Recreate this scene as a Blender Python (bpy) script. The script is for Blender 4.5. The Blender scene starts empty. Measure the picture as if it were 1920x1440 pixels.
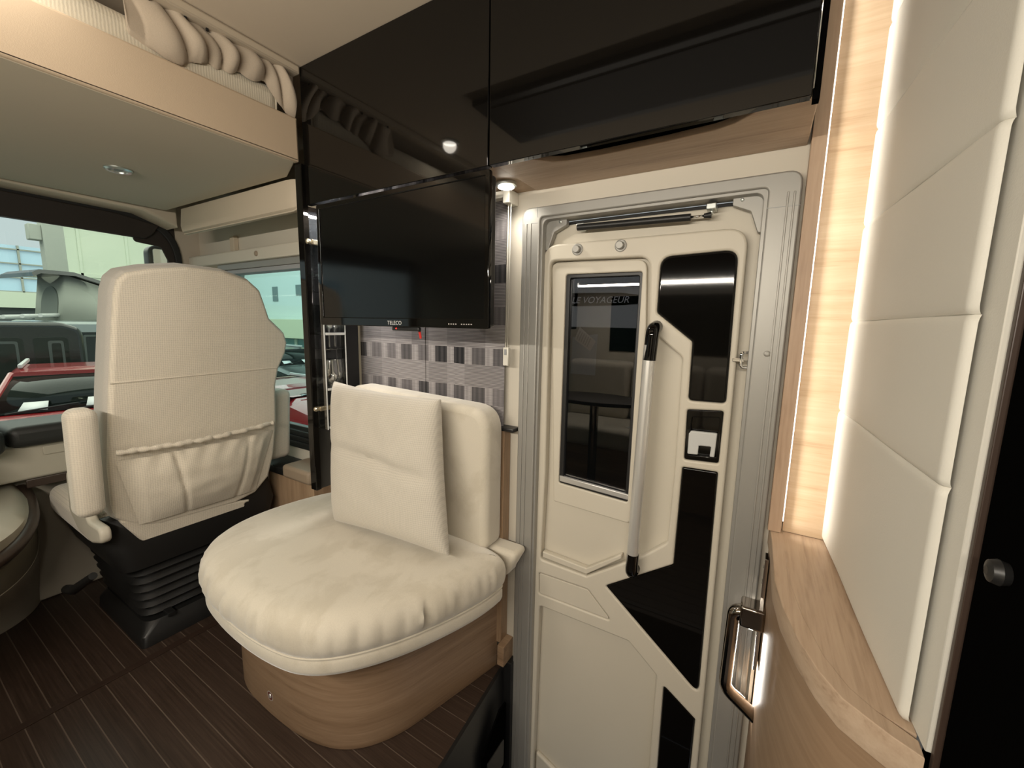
import bpy, bmesh, math, random
from mathutils import Vector, Matrix, noise
random.seed(7)
PI = math.pi
scene = bpy.context.scene
COL = scene.collection

# ------------------------------------------------------------------ camera
cam = bpy.data.cameras.new('camera'); camo = bpy.data.objects.new('camera', cam); COL.objects.link(camo)
cam.sensor_width = 36.0; cam.sensor_fit = 'HORIZONTAL'; cam.lens = 775/1920*36
cam.clip_start = 0.01; cam.clip_end = 200
yaw, pitch, roll = [math.radians(a) for a in (30.95, 8.13, 1.10)]
f = Vector((math.cos(yaw)*math.cos(pitch), math.sin(yaw)*math.cos(pitch), -math.sin(pitch)))
r = Vector((math.sin(yaw), -math.cos(yaw), 0)); u = r.cross(f)
r2 = r*math.cos(roll)+u*math.sin(roll); u2 = -r*math.sin(roll)+u*math.cos(roll)
Mx = Matrix((r2, u2, -f)).transposed().to_4x4(); Mx.translation = Vector((0, 0, 1.2))
camo.matrix_world = Mx
scene.camera = camo

# ------------------------------------------------------------------ world, exposure, large lights
W = bpy.data.worlds.new('world'); scene.world = W; W.use_nodes = True
bg = W.node_tree.nodes['Background']; bg.inputs[0].default_value = (0.72, 0.79, 0.86, 1); bg.inputs[1].default_value = 0.9
vs = scene.view_settings
vs.view_transform = 'Standard'; vs.look = 'None'; vs.gamma = 1.0; vs.use_curve_mapping = False
vs.exposure = 0.20

def lamp(name, kind, loc, power, color=(1, .88, .72), size=.1, size_y=None, target=None, spot=None, blend=.5):
    l = bpy.data.lights.new(name, kind); l.energy = power; l.color = color
    if kind == 'AREA':
        l.size = size
        if size_y: l.shape = 'RECTANGLE'; l.size_y = size_y
    else: l.shadow_soft_size = size
    if kind == 'SPOT': l.spot_size = math.radians(spot or 120); l.spot_blend = blend
    o = bpy.data.objects.new(name, l); COL.objects.link(o); o.location = loc
    if target is not None:
        d = Vector(target)-Vector(loc); o.rotation_euler = d.to_track_quat('-Z', 'Y').to_euler()
    return o

WARM = (1.0, .91, .775)
# LED strips under the opposite lockers, long and thin, aimed across the room
lamp('led_strip_light', 'AREA', (-0.668, .35, 1.505), 24, WARM, 2.0, .012, target=(0.6, .35, 1.48))
lamp('led_strip_light', 'AREA', (-0.69, .35, 1.498), 13, WARM, 2.0, .012, target=(-.75, .35, 0))
lamp('rear_fill_light', 'SPOT', (-.25, -.75, 2.0), 14, WARM, .05, target=(-.2, -.3, 0), spot=160, blend=.8)  # added fill behind the camera, brightens the seat back; no fixture
# hall lights
lamp('hall_light', 'AREA', (1.5, 12.5, 5.6), 1750, (1, 1, .93), 14, 15, target=(1.5, 12.5, 0))

# ------------------------------------------------------------------ materials
def mat(name, base=(.8, .8, .8), rough=.5, metal=0, spec=.5, coat=0, emit=None, es=1, alpha=None):
    m = bpy.data.materials.new(name); m.use_nodes = True
    b = m.node_tree.nodes['Principled BSDF']
    b.inputs['Base Color'].default_value = (*base, 1); b.inputs['Roughness'].default_value = rough
    b.inputs['Metallic'].default_value = metal; b.inputs['Specular IOR Level'].default_value = spec
    if coat: b.inputs['Coat Weight'].default_value = coat; b.inputs['Coat Roughness'].default_value = .02
    if emit: b.inputs['Emission Color'].default_value = (*emit, 1); b.inputs['Emission Strength'].default_value = es
    return m
class NT:
    def __init__(s, m): s.t = m.node_tree; s.b = s.t.nodes['Principled BSDF']
    def n(s, typ, **kw):
        x = s.t.nodes.new(typ)
        for k, v in kw.items():
            if k in x.inputs: x.inputs[k].default_value = v
            else: setattr(x, k, v)
        return x
    def l(s, a, b): s.t.links.new(a, b)
    def coords(s, scale=(1, 1, 1), rot=(0, 0, 0)):
        c = s.n('ShaderNodeTexCoord'); mp = s.n('ShaderNodeMapping'); mp.inputs['Scale'].default_value = scale
        mp.inputs['Rotation'].default_value = rot; s.l(c.outputs['Object'], mp.inputs[0]); return mp.outputs[0]
    def ramp(s, fac, stops):
        rr = s.n('ShaderNodeValToRGB'); e = rr.color_ramp.elements
        while len(e) < len(stops): e.new(.5)
        for i, (p, c) in enumerate(stops): e[i].position = p; e[i].color = (*c, 1)
        s.l(fac, rr.inputs[0]); return rr.outputs[0]
    def bump(s, h, strength=.3, dist=.002):
        b = s.n('ShaderNodeBump'); b.inputs['Strength'].default_value = strength; b.inputs['Distance'].default_value = dist
        s.l(h, b.inputs['Height']); s.l(b.outputs[0], s.b.inputs['Normal']); return b
def wood(name, axis, dark, mid, light, rough=.45, wavy=.0, fine=1.0):
    """grain runs along axis: 0 X, 1 Y, 2 Z"""
    m = mat(name, mid, rough, spec=.4); t = NT(m)
    sc = [38*fine, 38*fine, 38*fine]; sc[axis] = 1.6
    v = t.coords(sc)
    n1 = t.n('ShaderNodeTexNoise', Scale=1.0, Detail=6.0, Roughness=.65, Distortion=.4+wavy); t.l(v, n1.inputs['Vector'])
    sc2 = [6, 6, 6]; sc2[axis] = .5
    n2 = t.n('ShaderNodeTexNoise', Scale=1.0, Detail=2.0, Distortion=1.0+wavy*2); t.l(t.coords(sc2), n2.inputs['Vector'])
    sc3 = [180, 180, 180]; sc3[axis] = 14
    n3 = t.n('ShaderNodeTexNoise', Scale=1.0, Detail=2.0); t.l(t.coords(sc3), n3.inputs['Vector'])
    mx = t.n('ShaderNodeMath', operation='MULTIPLY_ADD'); t.l(n2.outputs[0], mx.inputs[0]); mx.inputs[1].default_value = .6
    mh = t.n('ShaderNodeMath', operation='MULTIPLY'); t.l(n1.outputs[0], mh.inputs[0]); mh.inputs[1].default_value = .55
    t.l(mh.outputs[0], mx.inputs[2])
    m3 = t.n('ShaderNodeMath', operation='MULTIPLY_ADD'); t.l(n3.outputs[0], m3.inputs[0]); m3.inputs[1].default_value = .22
    t.l(mx.outputs[0], m3.inputs[2])
    c = t.ramp(m3.outputs[0], [(.45, dark), (.62, mid), (.85, light)])
    t.l(c, t.b.inputs['Base Color']); t.bump(n1.outputs[0], .08, .001)
    return m
WD, WM, WL = (.17, .102, .058), (.32, .212, .13), (.44, .31, .20)
M = {}
M['wood_x'] = wood('walnut_along_x', 0, WD, WM, WL)
M['wood_y'] = wood('walnut_along_y', 1, WD, WM, WL)
M['wood_z'] = wood('walnut_along_z', 2, WD, WM, WL)
M['wood_curve'] = wood('walnut_curved_panel', 0, WD, WM, WL, wavy=.5)
def wood_h():
    m = wood('walnut_wrapped_horizontal', 0, (.13, .078, .044), (.255, .165, .10), (.345, .235, .15)); 
    for nd in m.node_tree.nodes:
        if nd.type == 'MAPPING': s_ = nd.inputs['Scale'].default_value; s_[1] = s_[0]
    return m
M['wood_h'] = wood_h()
M['wood_light'] = wood('pale_walnut_along_x', 0, (.27, .18, .115), (.46, .335, .235), (.57, .44, .325))
M['wood_light_y'] = wood('pale_walnut_along_y', 1, (.27, .18, .115), (.44, .32, .225), (.55, .42, .31))
M['wood_light_z'] = wood('pale_walnut_along_z', 2, (.25, .155, .10), (.42, .29, .20), (.52, .38, .27))
M['wood_niche'] = wood('oak_niche', 1, (.32, .205, .115), (.52, .37, .235), (.62, .475, .33), fine=1.3)
def floor_wood():
    m = mat('dark_floor_planks', (.05, .03, .02), .38, spec=.35); t = NT(m)
    n = t.n('ShaderNodeTexNoise', Scale=1.0, Detail=5.0, Roughness=.7); t.l(t.coords((160, 3, 50)), n.inputs['Vector'])
    c = t.ramp(n.outputs[0], [(.3, (.026, .016, .011)), (.55, (.047, .030, .022)), (.8, (.078, .053, .039))])
    t.l(c, t.b.inputs['Base Color']); t.bump(n.outputs[0], .15, .0006); return m
M['floor'] = floor_wood()
M['floor_line'] = mat('floor_inlay_line', (.13, .095, .072), .5)
M['floor_seam'] = mat('floor_seam_strip', (.035, .02, .014), .4)
def fabric(name, base, rib=None, weave=None, blotch=0, rough=.9, bump=.35, sheen=.3, weave_col=0.12):
    m = mat(name, base, rough, spec=.2); t = NT(m)
    t.b.inputs['Sheen Weight'].default_value = sheen
    v = t.coords()
    n = t.n('ShaderNodeTexNoise', Scale=420.0, Detail=3.0); t.l(v, n.inputs['Vector'])
    h = n.outputs[0]
    col_fac = n.outputs[0]
    if rib:
        w = t.n('ShaderNodeTexWave', wave_type='BANDS', bands_direction=rib[0]); w.inputs['Scale'].default_value = rib[1]
        w.inputs['Distortion'].default_value = 1.4; w.inputs['Detail'].default_value = 3; w.inputs['Detail Scale'].default_value = 3
        t.l(v, w.inputs['Vector'])
        a = t.n('ShaderNodeMath', operation='MULTIPLY_ADD'); t.l(w.outputs['Fac'], a.inputs[0]); a.inputs[1].default_value = .6; 
        q = t.n('ShaderNodeMath', operation='MULTIPLY'); t.l(n.outputs[0], q.inputs[0]); q.inputs[1].default_value = .55; t.l(q.outputs[0], a.inputs[2])
        h = a.outputs[0]; col_fac = h
    if weave:
        ws = []
        for d in weave[0]:
            w = t.n('ShaderNodeTexWave', wave_type='BANDS', bands_direction=d); w.inputs['Scale'].default_value = weave[1]
            w.inputs['Distortion'].default_value = 2.0; w.inputs['Detail'].default_value = 3; w.inputs['Detail Scale'].default_value = 2
            t.l(v, w.inputs['Vector']); ws.append(w.outputs['Fac'])
        a = t.n('ShaderNodeMath', operation='ADD'); t.l(ws[0], a.inputs[0]); t.l(ws[1], a.inputs[1])
        b = t.n('ShaderNodeMath', operation='MULTIPLY_ADD'); t.l(a.outputs[0], b.inputs[0]); b.inputs[1].default_value = .32
        q = t.n('ShaderNodeMath', operation='MULTIPLY'); t.l(n.outputs[0], q.inputs[0]); q.inputs[1].default_value = .5; t.l(q.outputs[0], b.inputs[2])
        h = b.outputs[0]; col_fac = h
    lo = tuple(c*(1-weave_col*1.6) for c in base); hi = tuple(min(1, c*(1+weave_col*.6)) for c in base)
    c = t.ramp(col_fac, [(.25, lo), (.75, hi)])
    if blotch:
        n2 = t.n('ShaderNodeTexNoise', Scale=6.0, Detail=6.0, Distortion=.35, Roughness=.6); t.l(t.coords((1, 1.4, 1)), n2.inputs['Vector'])
        c2 = t.ramp(n2.outputs[0], [(.4, tuple(1-blotch*k for k in (1, 1.1, 1.3))), (.52, (1, 1, 1))])
        mx = t.n('ShaderNodeMix', data_type='RGBA', blend_type='MULTIPLY'); mx.inputs[0].default_value = 1
        t.l(c, mx.inputs[6]); t.l(c2, mx.inputs[7]); c = mx.outputs[2]
    t.l(c, t.b.inputs['Base Color']); t.bump(h, bump, .0015)
    return m
CREAM = (.68, .60, .475)
M['seat_rib'] = fabric('cream_ribbed_fabric', (.75, .685, .575), weave=(('X', 'Z'), 50), weave_col=.09)
M['seat_rib_y'] = fabric('cream_ribbed_fabric_side', (.73, .665, .56), weave=(('X', 'Z'), 55), weave_col=.08)
M['seat_edge'] = fabric('grey_cream_side_fabric', (.56, .53, .48), weave_col=.08)
M['pillow'] = fabric('woven_cream_pillow', (.56, .52, .45), weave=(('Y', 'Z'), 55), weave_col=.09)
M['suede'] = fabric('cream_suede', (.62, .57, .475), blotch=.11, weave_col=.04, bump=.1, sheen=.5)
M['suede_plain'] = fabric('cream_suede_plain', (.61, .56, .465), blotch=.05, weave_col=.04, bump=.1, sheen=.5)
M['mattress'] = fabric('ribbed_mattress_cover', (.70, .64, .52), rib=('X', 46), weave_col=.06, bump=.3)
M['curtain'] = fabric('beige_curtain', (.50, .42, .33), weave_col=.05, bump=.12)
def leather(name, base, rough=.5, s=.12):
    m = mat(name, base, rough, spec=.35); t = NT(m)
    n = t.n('ShaderNodeTexVoronoi', Scale=420.0); t.l(t.coords(), n.inputs['Vector']); t.bump(n.outputs['Distance'], s, .0008); return m
M['bed_leather'] = leather('beige_bed_leather', (.60, .475, .345), .5)
M['bed_under'] = leather('greige_bed_underside', (.52, .46, .36), .6, .05)
M['head_leather'] = leather('cream_headliner_leather', (.56, .48, .375), .55, .05)
M['pad_leather'] = leather('white_padded_leather', (.70, .68, .615), .5, .15)
M['ceiling'] = leather('beige_ceiling_fabric', (.60, .515, .41), .8, .06)
M['wall'] = mat('cream_wall_lining', (.62, .575, .49), .6)
M['wall_greige'] = mat('greige_cab_lining', (.50, .44, .36), .7)
M['gloss_black'] = mat('gloss_black_panel', (.004, .0035, .003), .04, spec=.36)
M['screen'] = mat('matt_black_screen', (.003, .003, .003), .09, spec=.32)
M['black_plastic'] = mat('black_plastic', (.012, .012, .012), .42)
M['black_soft'] = leather('black_dash_vinyl', (.028, .029, .028), .5, .2)
M['black_satin'] = mat('black_satin_panel', (.0022, .0021, .002), .8, spec=0)
M['dark_brown'] = mat('dark_brown_blind', (.02, .014, .011), .6)
M['door_plastic'] = leather('cream_door_moulding', (.60, .555, .465), .42, .04)
M['alu'] = mat('grey_anodised_frame', (.345, .335, .31), .42, metal=.35)
M['alu_bright'] = mat('brushed_aluminium', (.72, .71, .68), .34, metal=.6)
M['chrome'] = mat('chrome', (.85, .85, .85), .07, metal=1)
M['dark_chrome'] = mat('dark_chrome', (.30, .27, .24), .10, metal=1)
M['steel'] = mat('zinc_steel', (.62, .66, .64), .3, metal=.9)
M['rubber'] = mat('black_rubber', (.01, .01, .01), .7)
M['white_plastic'] = mat('white_plastic', (.75, .72, .64), .4)
M['grey_plastic'] = mat('light_grey_plastic', (.55, .56, .55), .4)
M['mid_grey'] = mat('mid_grey_plastic', (.33, .34, .35), .45)
M['dash_cream'] = leather('cream_dash_plastic', (.50, .46, .38), .55, .05)
M['dash_brown'] = mat('brown_dash_trim', (.05, .032, .024), .4)
M['brown_taupe'] = mat('taupe_plastic', (.33, .26, .19), .5)
M['red_plastic'] = mat('red_tag', (.6, .03, .02), .5)
M['led_emit'] = mat('led_strip_glow', (1, 1, 1), .5, emit=(1, .95, .86), es=1.8)
M['lamp_emit'] = mat('lamp_glow', (1, 1, 1), .5, emit=(1, .94, .82), es=14)
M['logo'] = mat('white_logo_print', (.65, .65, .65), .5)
M['gold_print'] = mat('grey_print', (.5, .48, .45), .5)
M['gold'] = mat('brass_clip', (.75, .66, .5), .2, metal=.9)
def glass(name, tint, refl=.08, rough=.0):
    m = bpy.data.materials.new(name); m.use_nodes = True; nt = m.node_tree; nt.nodes.clear()
    out = nt.nodes.new('ShaderNodeOutputMaterial'); mx = nt.nodes.new('ShaderNodeMixShader')
    tr = nt.nodes.new('ShaderNodeBsdfTransparent'); tr.inputs[0].default_value = (*tint, 1)
    gl = nt.nodes.new('ShaderNodeBsdfGlossy'); gl.inputs['Roughness'].default_value = rough
    fr = nt.nodes.new('ShaderNodeFresnel')
    ge = nt.nodes.new('ShaderNodeNewGeometry'); mr = nt.nodes.new('ShaderNodeMapRange')      # same reflectance on both faces of the sheet
    mr.inputs['To Min'].default_value = 1.45; mr.inputs['To Max'].default_value = 1/1.45
    nt.links.new(ge.outputs['Backfacing'], mr.inputs[0]); nt.links.new(mr.outputs[0], fr.inputs[0])
    ad = nt.nodes.new('ShaderNodeMath'); ad.operation = 'ADD'; ad.use_clamp = True; ad.inputs[1].default_value = refl
    nt.links.new(fr.outputs[0], ad.inputs[0]); nt.links.new(ad.outputs[0], mx.inputs[0])
    nt.links.new(tr.outputs[0], mx.inputs[1]); nt.links.new(gl.outputs[0], mx.inputs[2]); nt.links.new(mx.outputs[0], out.inputs[0])
    return m
M['windshield'] = glass('green_windshield_glass', (.86, .91, .86), .0)
M['side_glass'] = glass('teal_side_glass', (.72, .87, .85), .0)
M['door_glass'] = glass('smoked_door_glass', (.40, .39, .40), .05)
M['car_glass'] = mat('dark_car_glass', (.008, .013, .011), .06, spec=.35)
def clear():
    m = mat('clear_acrylic', (1, 1, 1), .02); b = m.node_tree.nodes['Principled BSDF']
    b.inputs['Transmission Weight'].default_value = 1; b.inputs['IOR'].default_value = 1.46; return m
M['acrylic'] = clear()
M['clear_glass'] = glass('clear_thin_glass', (.93, .95, .95), .16)
M['crystal'] = glass('wine_glass_crystal', (.95, .97, .97), .26, .08)
M['edge_glow'] = mat('painted_edge_glow', (.85, .87, .87), .25)  # plain white, paints the bright glow along the acrylic edges
M['mirror_dark'] = mat('smoked_mirror_panel', (.012, .013, .015), .05, spec=.9)

# ------------------------------------------------------------------ object helpers
def link(name, me, material, parent=None):
    o = bpy.data.objects.new(name, me); COL.objects.link(o)
    if material is not None and not me.materials: me.materials.append(M[material] if isinstance(material, str) else material)
    if parent is not None:
        o.parent = parent
        if parent.type == 'EMPTY': o.location = -parent.location
    return o
def tag(o, label, cat, group=None):
    o['label'] = label; o['category'] = cat
    if group: o['group'] = group
    return o
def thing(name, loc, label, cat, group=None):
    o = bpy.data.objects.new(name, None); COL.objects.link(o); o.location = loc; o.empty_display_size = .05
    return tag(o, label, cat, group)
def struct(o): o['kind'] = 'structure'; return o
def smooth(me, ang=40):
    me.polygons.foreach_set('use_smooth', [True]*len(me.polygons))
    try: me.set_sharp_from_angle(angle=math.radians(ang))
    except Exception: pass
    me.update(); return me
def flat_axis(me):
    for p in me.polygons:
        if max(abs(c) for c in p.normal) > .9999: p.use_smooth = False
    return me
def bm_mesh(bm, name='m', ang=40):
    bmesh.ops.recalc_face_normals(bm, faces=bm.faces)
    me = bpy.data.meshes.new(name); bm.to_mesh(me); bm.free(); return flat_axis(smooth(me, ang))
def box_bm(bm, x0, x1, y0, y1, z0, z1, bev=0, seg=2):
    t = bmesh.new(); bmesh.ops.create_cube(t, size=1)
    for v in t.verts:
        v.co = Vector((x0+(v.co.x+.5)*(x1-x0), y0+(v.co.y+.5)*(y1-y0), z0+(v.co.z+.5)*(z1-z0)))
    if bev: bmesh.ops.bevel(t, geom=t.edges[:], offset=bev, segments=seg, profile=.5, affect='EDGES')
    me = bpy.data.meshes.new('t'); t.to_mesh(me); t.free(); bm.from_mesh(me); bpy.data.meshes.remove(me)
def box(name, x0, x1, y0, y1, z0, z1, material, parent=None, bev=.002, seg=2):
    bm = bmesh.new(); box_bm(bm, x0, x1, y0, y1, z0, z1, bev, seg); return link(name, bm_mesh(bm), material, parent)
def boxes(name, lst, material, parent=None, bev=.001):
    bm = bmesh.new()
    for b in lst: box_bm(bm, *b, bev, 1)
    return link(name, bm_mesh(bm), material, parent)
def rounded(pts, rad, n=6):
    """round the corners of a closed polygon; rad a number or one per corner"""
    out = []; N = len(pts)
    for i in range(N):
        p = Vector(pts[i]); a = Vector(pts[i-1])-p; b = Vector(pts[(i+1) % N])-p
        rr = rad[i] if isinstance(rad, (list, tuple)) else rad
        la, lb = a.length, b.length
        if rr <= 0 or la < 1e-6 or lb < 1e-6: out.append(tuple(p)); continue
        ang = a.angle(b); d = min(rr/math.tan(max(ang/2, .05)), la*.48, lb*.48)
        p0 = p+a.normalized()*d; p1 = p+b.normalized()*d
        for k in range(n+1):
            t = k/n; q = p0*(1-t)**2+p*2*t*(1-t)+p1*t*t; out.append((q.x, q.y))
    return out
def frameM(kind, off):
    if kind == 'X': return Matrix(((0, 0, -1, off), (-1, 0, 0, 0), (0, 1, 0, 0), (0, 0, 0, 1)))       # (-y, z) -> faces -X
    if kind == 'Y': return Matrix(((1, 0, 0, 0), (0, 0, -1, off), (0, 1, 0, 0), (0, 0, 0, 1)))        # (x, z) -> faces -Y
    if kind == 'R': return Matrix(((-1, 0, 0, 0), (0, 0, 1, off), (0, 1, 0, 0), (0, 0, 0, 1)))        # (-x, z) -> faces +Y
    if kind == 'Z': return Matrix(((1, 0, 0, 0), (0, 1, 0, 0), (0, 0, 1, off), (0, 0, 0, 1)))         # (x, y) -> faces up
    if kind == 'S': return Matrix(((1, 0, 0, 0), (0, -.125, -.992, 1.84-.992*off), (0, .992, -.125, .45-.125*off), (0, 0, 0, 1)))
def plate_mesh(kind, off, outline, depth, bev=0, holes=(), ang=35, bres=2, back_bev=True):
    """front face at the plane 'off', thickness depth going backwards"""
    cu = bpy.data.curves.new('c', 'CURVE'); cu.dimensions = '2D'; cu.fill_mode = 'BOTH'
    for pl in [outline]+list(holes):
        s = cu.splines.new('POLY'); s.points.add(len(pl)-1); s.use_cyclic_u = True
        for p, q in zip(s.points, pl):
            p.co = ((-q[0] if kind in 'XR' else q[0]), q[1], 0, 1)
    cu.extrude = max(depth/2-bev, 1e-5); cu.bevel_depth = bev; cu.bevel_resolution = bres; cu.offset = -bev
    ob = bpy.data.objects.new('c', cu); me = bpy.data.meshes.new_from_object(ob)
    bpy.data.objects.remove(ob); bpy.data.curves.remove(cu)
    me.transform(Matrix.Translation((0, 0, -depth/2)))
    bm = bmesh.new(); bm.from_mesh(me); bmesh.ops.remove_doubles(bm, verts=bm.verts, dist=1e-6)
    bmesh.ops.recalc_face_normals(bm, faces=bm.faces); bm.to_mesh(me); bm.free()
    me.materials.clear()
    smooth(me, ang); flat_axis(me) if True else None
    for p in me.polygons:
        if abs(p.normal.z) < .9999: p.use_smooth = True
    me.transform(frameM(kind, off)); me.update()
    return me
def plate(name, kind, off, outline, depth, material, parent=None, bev=0, holes=(), ang=35, bres=2):
    return link(name, plate_mesh(kind, off, outline, depth, bev, holes, ang, bres), material, parent)
def tube_bm(bm, pts, rad, n=10, caps=True):
    pts = [Vector(p) for p in pts]; rings = []
    up = None
    for i, p in enumerate(pts):
        d = (pts[min(i+1, len(pts)-1)]-pts[max(i-1, 0)]).normalized()
        if up is None: up = d.orthogonal().normalized()
        up = (up-d*up.dot(d)).normalized(); s = d.cross(up)
        rr = rad[i] if isinstance(rad, (list, tuple)) else rad
        rings.append([bm.verts.new(p+(up*math.cos(2*PI*k/n)+s*math.sin(2*PI*k/n))*rr) for k in range(n)])
    for a, b in zip(rings, rings[1:]):
        for k in range(n): bm.faces.new((a[k], a[(k+1) % n], b[(k+1) % n], b[k]))
    if caps: bm.faces.new(rings[0][::-1]); bm.faces.new(rings[-1])
def tube(name, pts, rad, material, parent=None, n=10):
    bm = bmesh.new(); tube_bm(bm, pts, rad, n); return link(name, bm_mesh(bm), material, parent)
def arc_path(pts, rad=.01, n=5):
    out = [Vector(pts[0])]
    for i in range(1, len(pts)-1):
        p = Vector(pts[i]); a = Vector(pts[i-1])-p; b = Vector(pts[i+1])-p
        d = min(rad, a.length*.45, b.length*.45); p0 = p+a.normalized()*d; p1 = p+b.normalized()*d
        for k in range(n+1):
            t = k/n; out.append(p0*(1-t)**2+p*2*t*(1-t)+p1*t*t)
    out.append(Vector(pts[-1])); return out
def lathe_bm(bm, prof, c, n=20, axis='Z'):
    rings = []
    for rr, h in prof:
        ring = []
        for k in range(n):
            a = 2*PI*k/n; x, y = rr*math.cos(a), rr*math.sin(a)
            if axis == 'Z': v = (c[0]+x, c[1]+y, c[2]+h)
            elif axis == 'X': v = (c[0]-h, c[1]+x, c[2]+y)      # towards -X
            else: v = (c[0]+x, c[1]+h, c[2]+y)
            ring.append(bm.verts.new(v))
        rings.append(ring)
    for a, b in zip(rings, rings[1:]):
        for k in range(n): bm.faces.new((a[k], a[(k+1) % n], b[(k+1) % n], b[k]))
    bm.faces.new(rings[0]); bm.faces.new(rings[-1])
def lathe(name, prof, c, material, parent=None, n=20, axis='Z', ang=35):
    bm = bmesh.new(); lathe_bm(bm, prof, c, n, axis); return link(name, bm_mesh(bm, ang=ang), material, parent)
def grid_mesh(fn, nu, nv, closed_u=False, ang=60):
    bm = bmesh.new(); g = [[bm.verts.new(fn(i/(nu if closed_u else nu-1), j/(nv-1))) for j in range(nv)] for i in range(nu)]
    for i in range(nu if closed_u else nu-1):
        for j in range(nv-1):
            bm.faces.new((g[i][j], g[(i+1) % nu][j], g[(i+1) % nu][j+1], g[i][j+1]))
    return bm_mesh(bm, ang=ang)
def text(name, body, size, kind, off, ac, material, parent, shear=0, depth=.0006, rot=0):
    cu = bpy.data.curves.new('t', 'FONT'); cu.body = body; cu.size = size; cu.extrude = depth/2; cu.shear = shear
    cu.resolution_u = 3
    ob = bpy.data.objects.new('t', cu); me = bpy.data.meshes.new_from_object(ob); bpy.data.objects.remove(ob)
    a = (-ac[0] if kind in 'XR' else ac[0])
    me.transform(Matrix.Rotation(rot, 4, 'Z')); me.transform(Matrix.Translation((a, ac[1], 0))); me.transform(frameM(kind, off)); me.materials.clear()
    return link(name, me, material, parent)
def loft(name, rings, material, parent=None, caps=True, ang=40):
    bm = bmesh.new(); R_ = [[bm.verts.new(p) for p in ring] for ring in rings]
    n = len(R_[0])
    for a, b in zip(R_, R_[1:]):
        for k in range(n): bm.faces.new((a[k], a[(k+1) % n], b[(k+1) % n], b[k]))
    if caps: bm.faces.new(R_[0][::-1]); bm.faces.new(R_[-1])
    return link(name, bm_mesh(bm, ang=ang), material, parent)

# ================================================================== SETTING
# ---- floor with inlaid planks, cut out for the entrance well
WELL_X = .62
def well_y(x): return .643+(x-.743)*.102
floor = struct(box('floor', -1.05, 1.15, .70, 2.78, -.06, -.0012, 'floor_line', bev=0))
floor_b = box('floor_base', -1.05, WELL_X, -2.0, .70, -.06, -.0012, 'floor_line', floor, bev=0)
floor_c = plate('floor_base', 'Z', -.0012, [(WELL_X-.02, .702), (WELL_X-.02, well_y(WELL_X)+.002), (1.15, well_y(1.15)+.002), (1.15, .702)], .05, 'floor_line', floor)
px = -1.05; PW = .0585; pk = None
def plank(x0, x1, y0, y1, y0b):
    bm = bmesh.new(); g = .0016
    vs_ = [(x0+g, y0), (x1-g, y0b), (x1-g, y1), (x0+g, y1)]
    b = [bm.verts.new((x, y, -.0012)) for x, y in vs_]; t = [bm.verts.new((x, y, 0)) for x, y in vs_]
    bm.faces.new(t); bm.faces.new(b[::-1])
    for k in range(4): bm.faces.new((b[k], b[(k+1) % 4], t[(k+1) % 4], t[k]))
    link('plank', bm_mesh(bm), 'floor', floor)
while px < 1.15-.01:
    x1 = min(px+PW, 1.15); y0 = -2.0 if x1 <= WELL_X+.03 else well_y(px); y0b = -2.0 if x1 <= WELL_X+.03 else well_y(x1)
    plank(px, x1, y0, 1.752, y0b); plank(px, x1, 1.782, 2.78, 1.782); px += PW
struct(box('trim_1', -1.05, 1.15, 1.753, 1.781, -.0012, .0025, 'floor_seam', bev=.001))
# entrance step well
well = struct(box('trim_2', WELL_X, 1.15, -.10, .74, -.60, -.56, 'black_plastic', bev=0))
bm = bmesh.new()
ws = [WELL_X+(1.118-WELL_X)*k/8 for k in range(9)]
T = [bm.verts.new((x, well_y(x)-.001, .004)) for x in ws]; B = [bm.verts.new((x, well_y(x)-.006, -.56)) for x in ws]
T2 = [bm.verts.new((x, well_y(x)+.010, .004)) for x in ws]; B2 = [bm.verts.new((x, well_y(x)+.010, -.56)) for x in ws]
for k in range(8):
    bm.faces.new((T[k], T[k+1], B[k+1], B[k])); bm.faces.new((T2[k], T2[k+1], T[k+1], T[k])); bm.faces.new((T2[k], T2[k+1], B2[k+1], B2[k]))
struct(link('trim_3', bm_mesh(bm), 'black_plastic'))
struct(box('trim_4', WELL_X-.012, WELL_X, -.10, .64, -.56, .003, 'black_plastic', bev=.001))
plate('recess_panel', 'Y', .640, rounded([(.93, -.33), (1.07, -.33), (1.07, -.075), (1.03, -.075), (.93, -.16)], .012), .006, 'black_satin', bpy.data.objects['trim_3'], bev=.0015)
plate('recess_panel', 'Y', .634, rounded([(.95, -.30), (1.05, -.30), (1.05, -.20), (.95, -.20)], .008), .004, 'black_plastic', bpy.data.objects['trim_3'], bev=.001)
struct(box('trim_5', 1.112, 1.15, .648, .700, -.56, .03, 'black_plastic', bev=.003))

# ---- walls
R_ = lambda y0, y1, z0, z1: [(y0, z0), (y1, z0), (y1, z1), (y0, z1)]
wall = struct(plate('wall_right', 'X', 1.15, R_(-2, 2.80, -.56, 2.04), .06, 'wall',
    holes=[R_(-.015, .625, -.53, 1.525), R_(.76, 1.32, .93, 1.50), rounded(R_(1.55, 2.42, .64, 1.46), .05)]))
struct(box('wall_left', -1.11, -1.05, -2, 2.80, -.1, 2.04, 'wall', bev=0))
struct(box('wall_back', -1.05, 1.15, -2.06, -2.0, -.1, 2.04, 'wall_greige', bev=0))
struct(box('ceiling', -1.05, 1.15, -2.0, 2.80, 2.02, 2.06, 'ceiling', bev=0))
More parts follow.
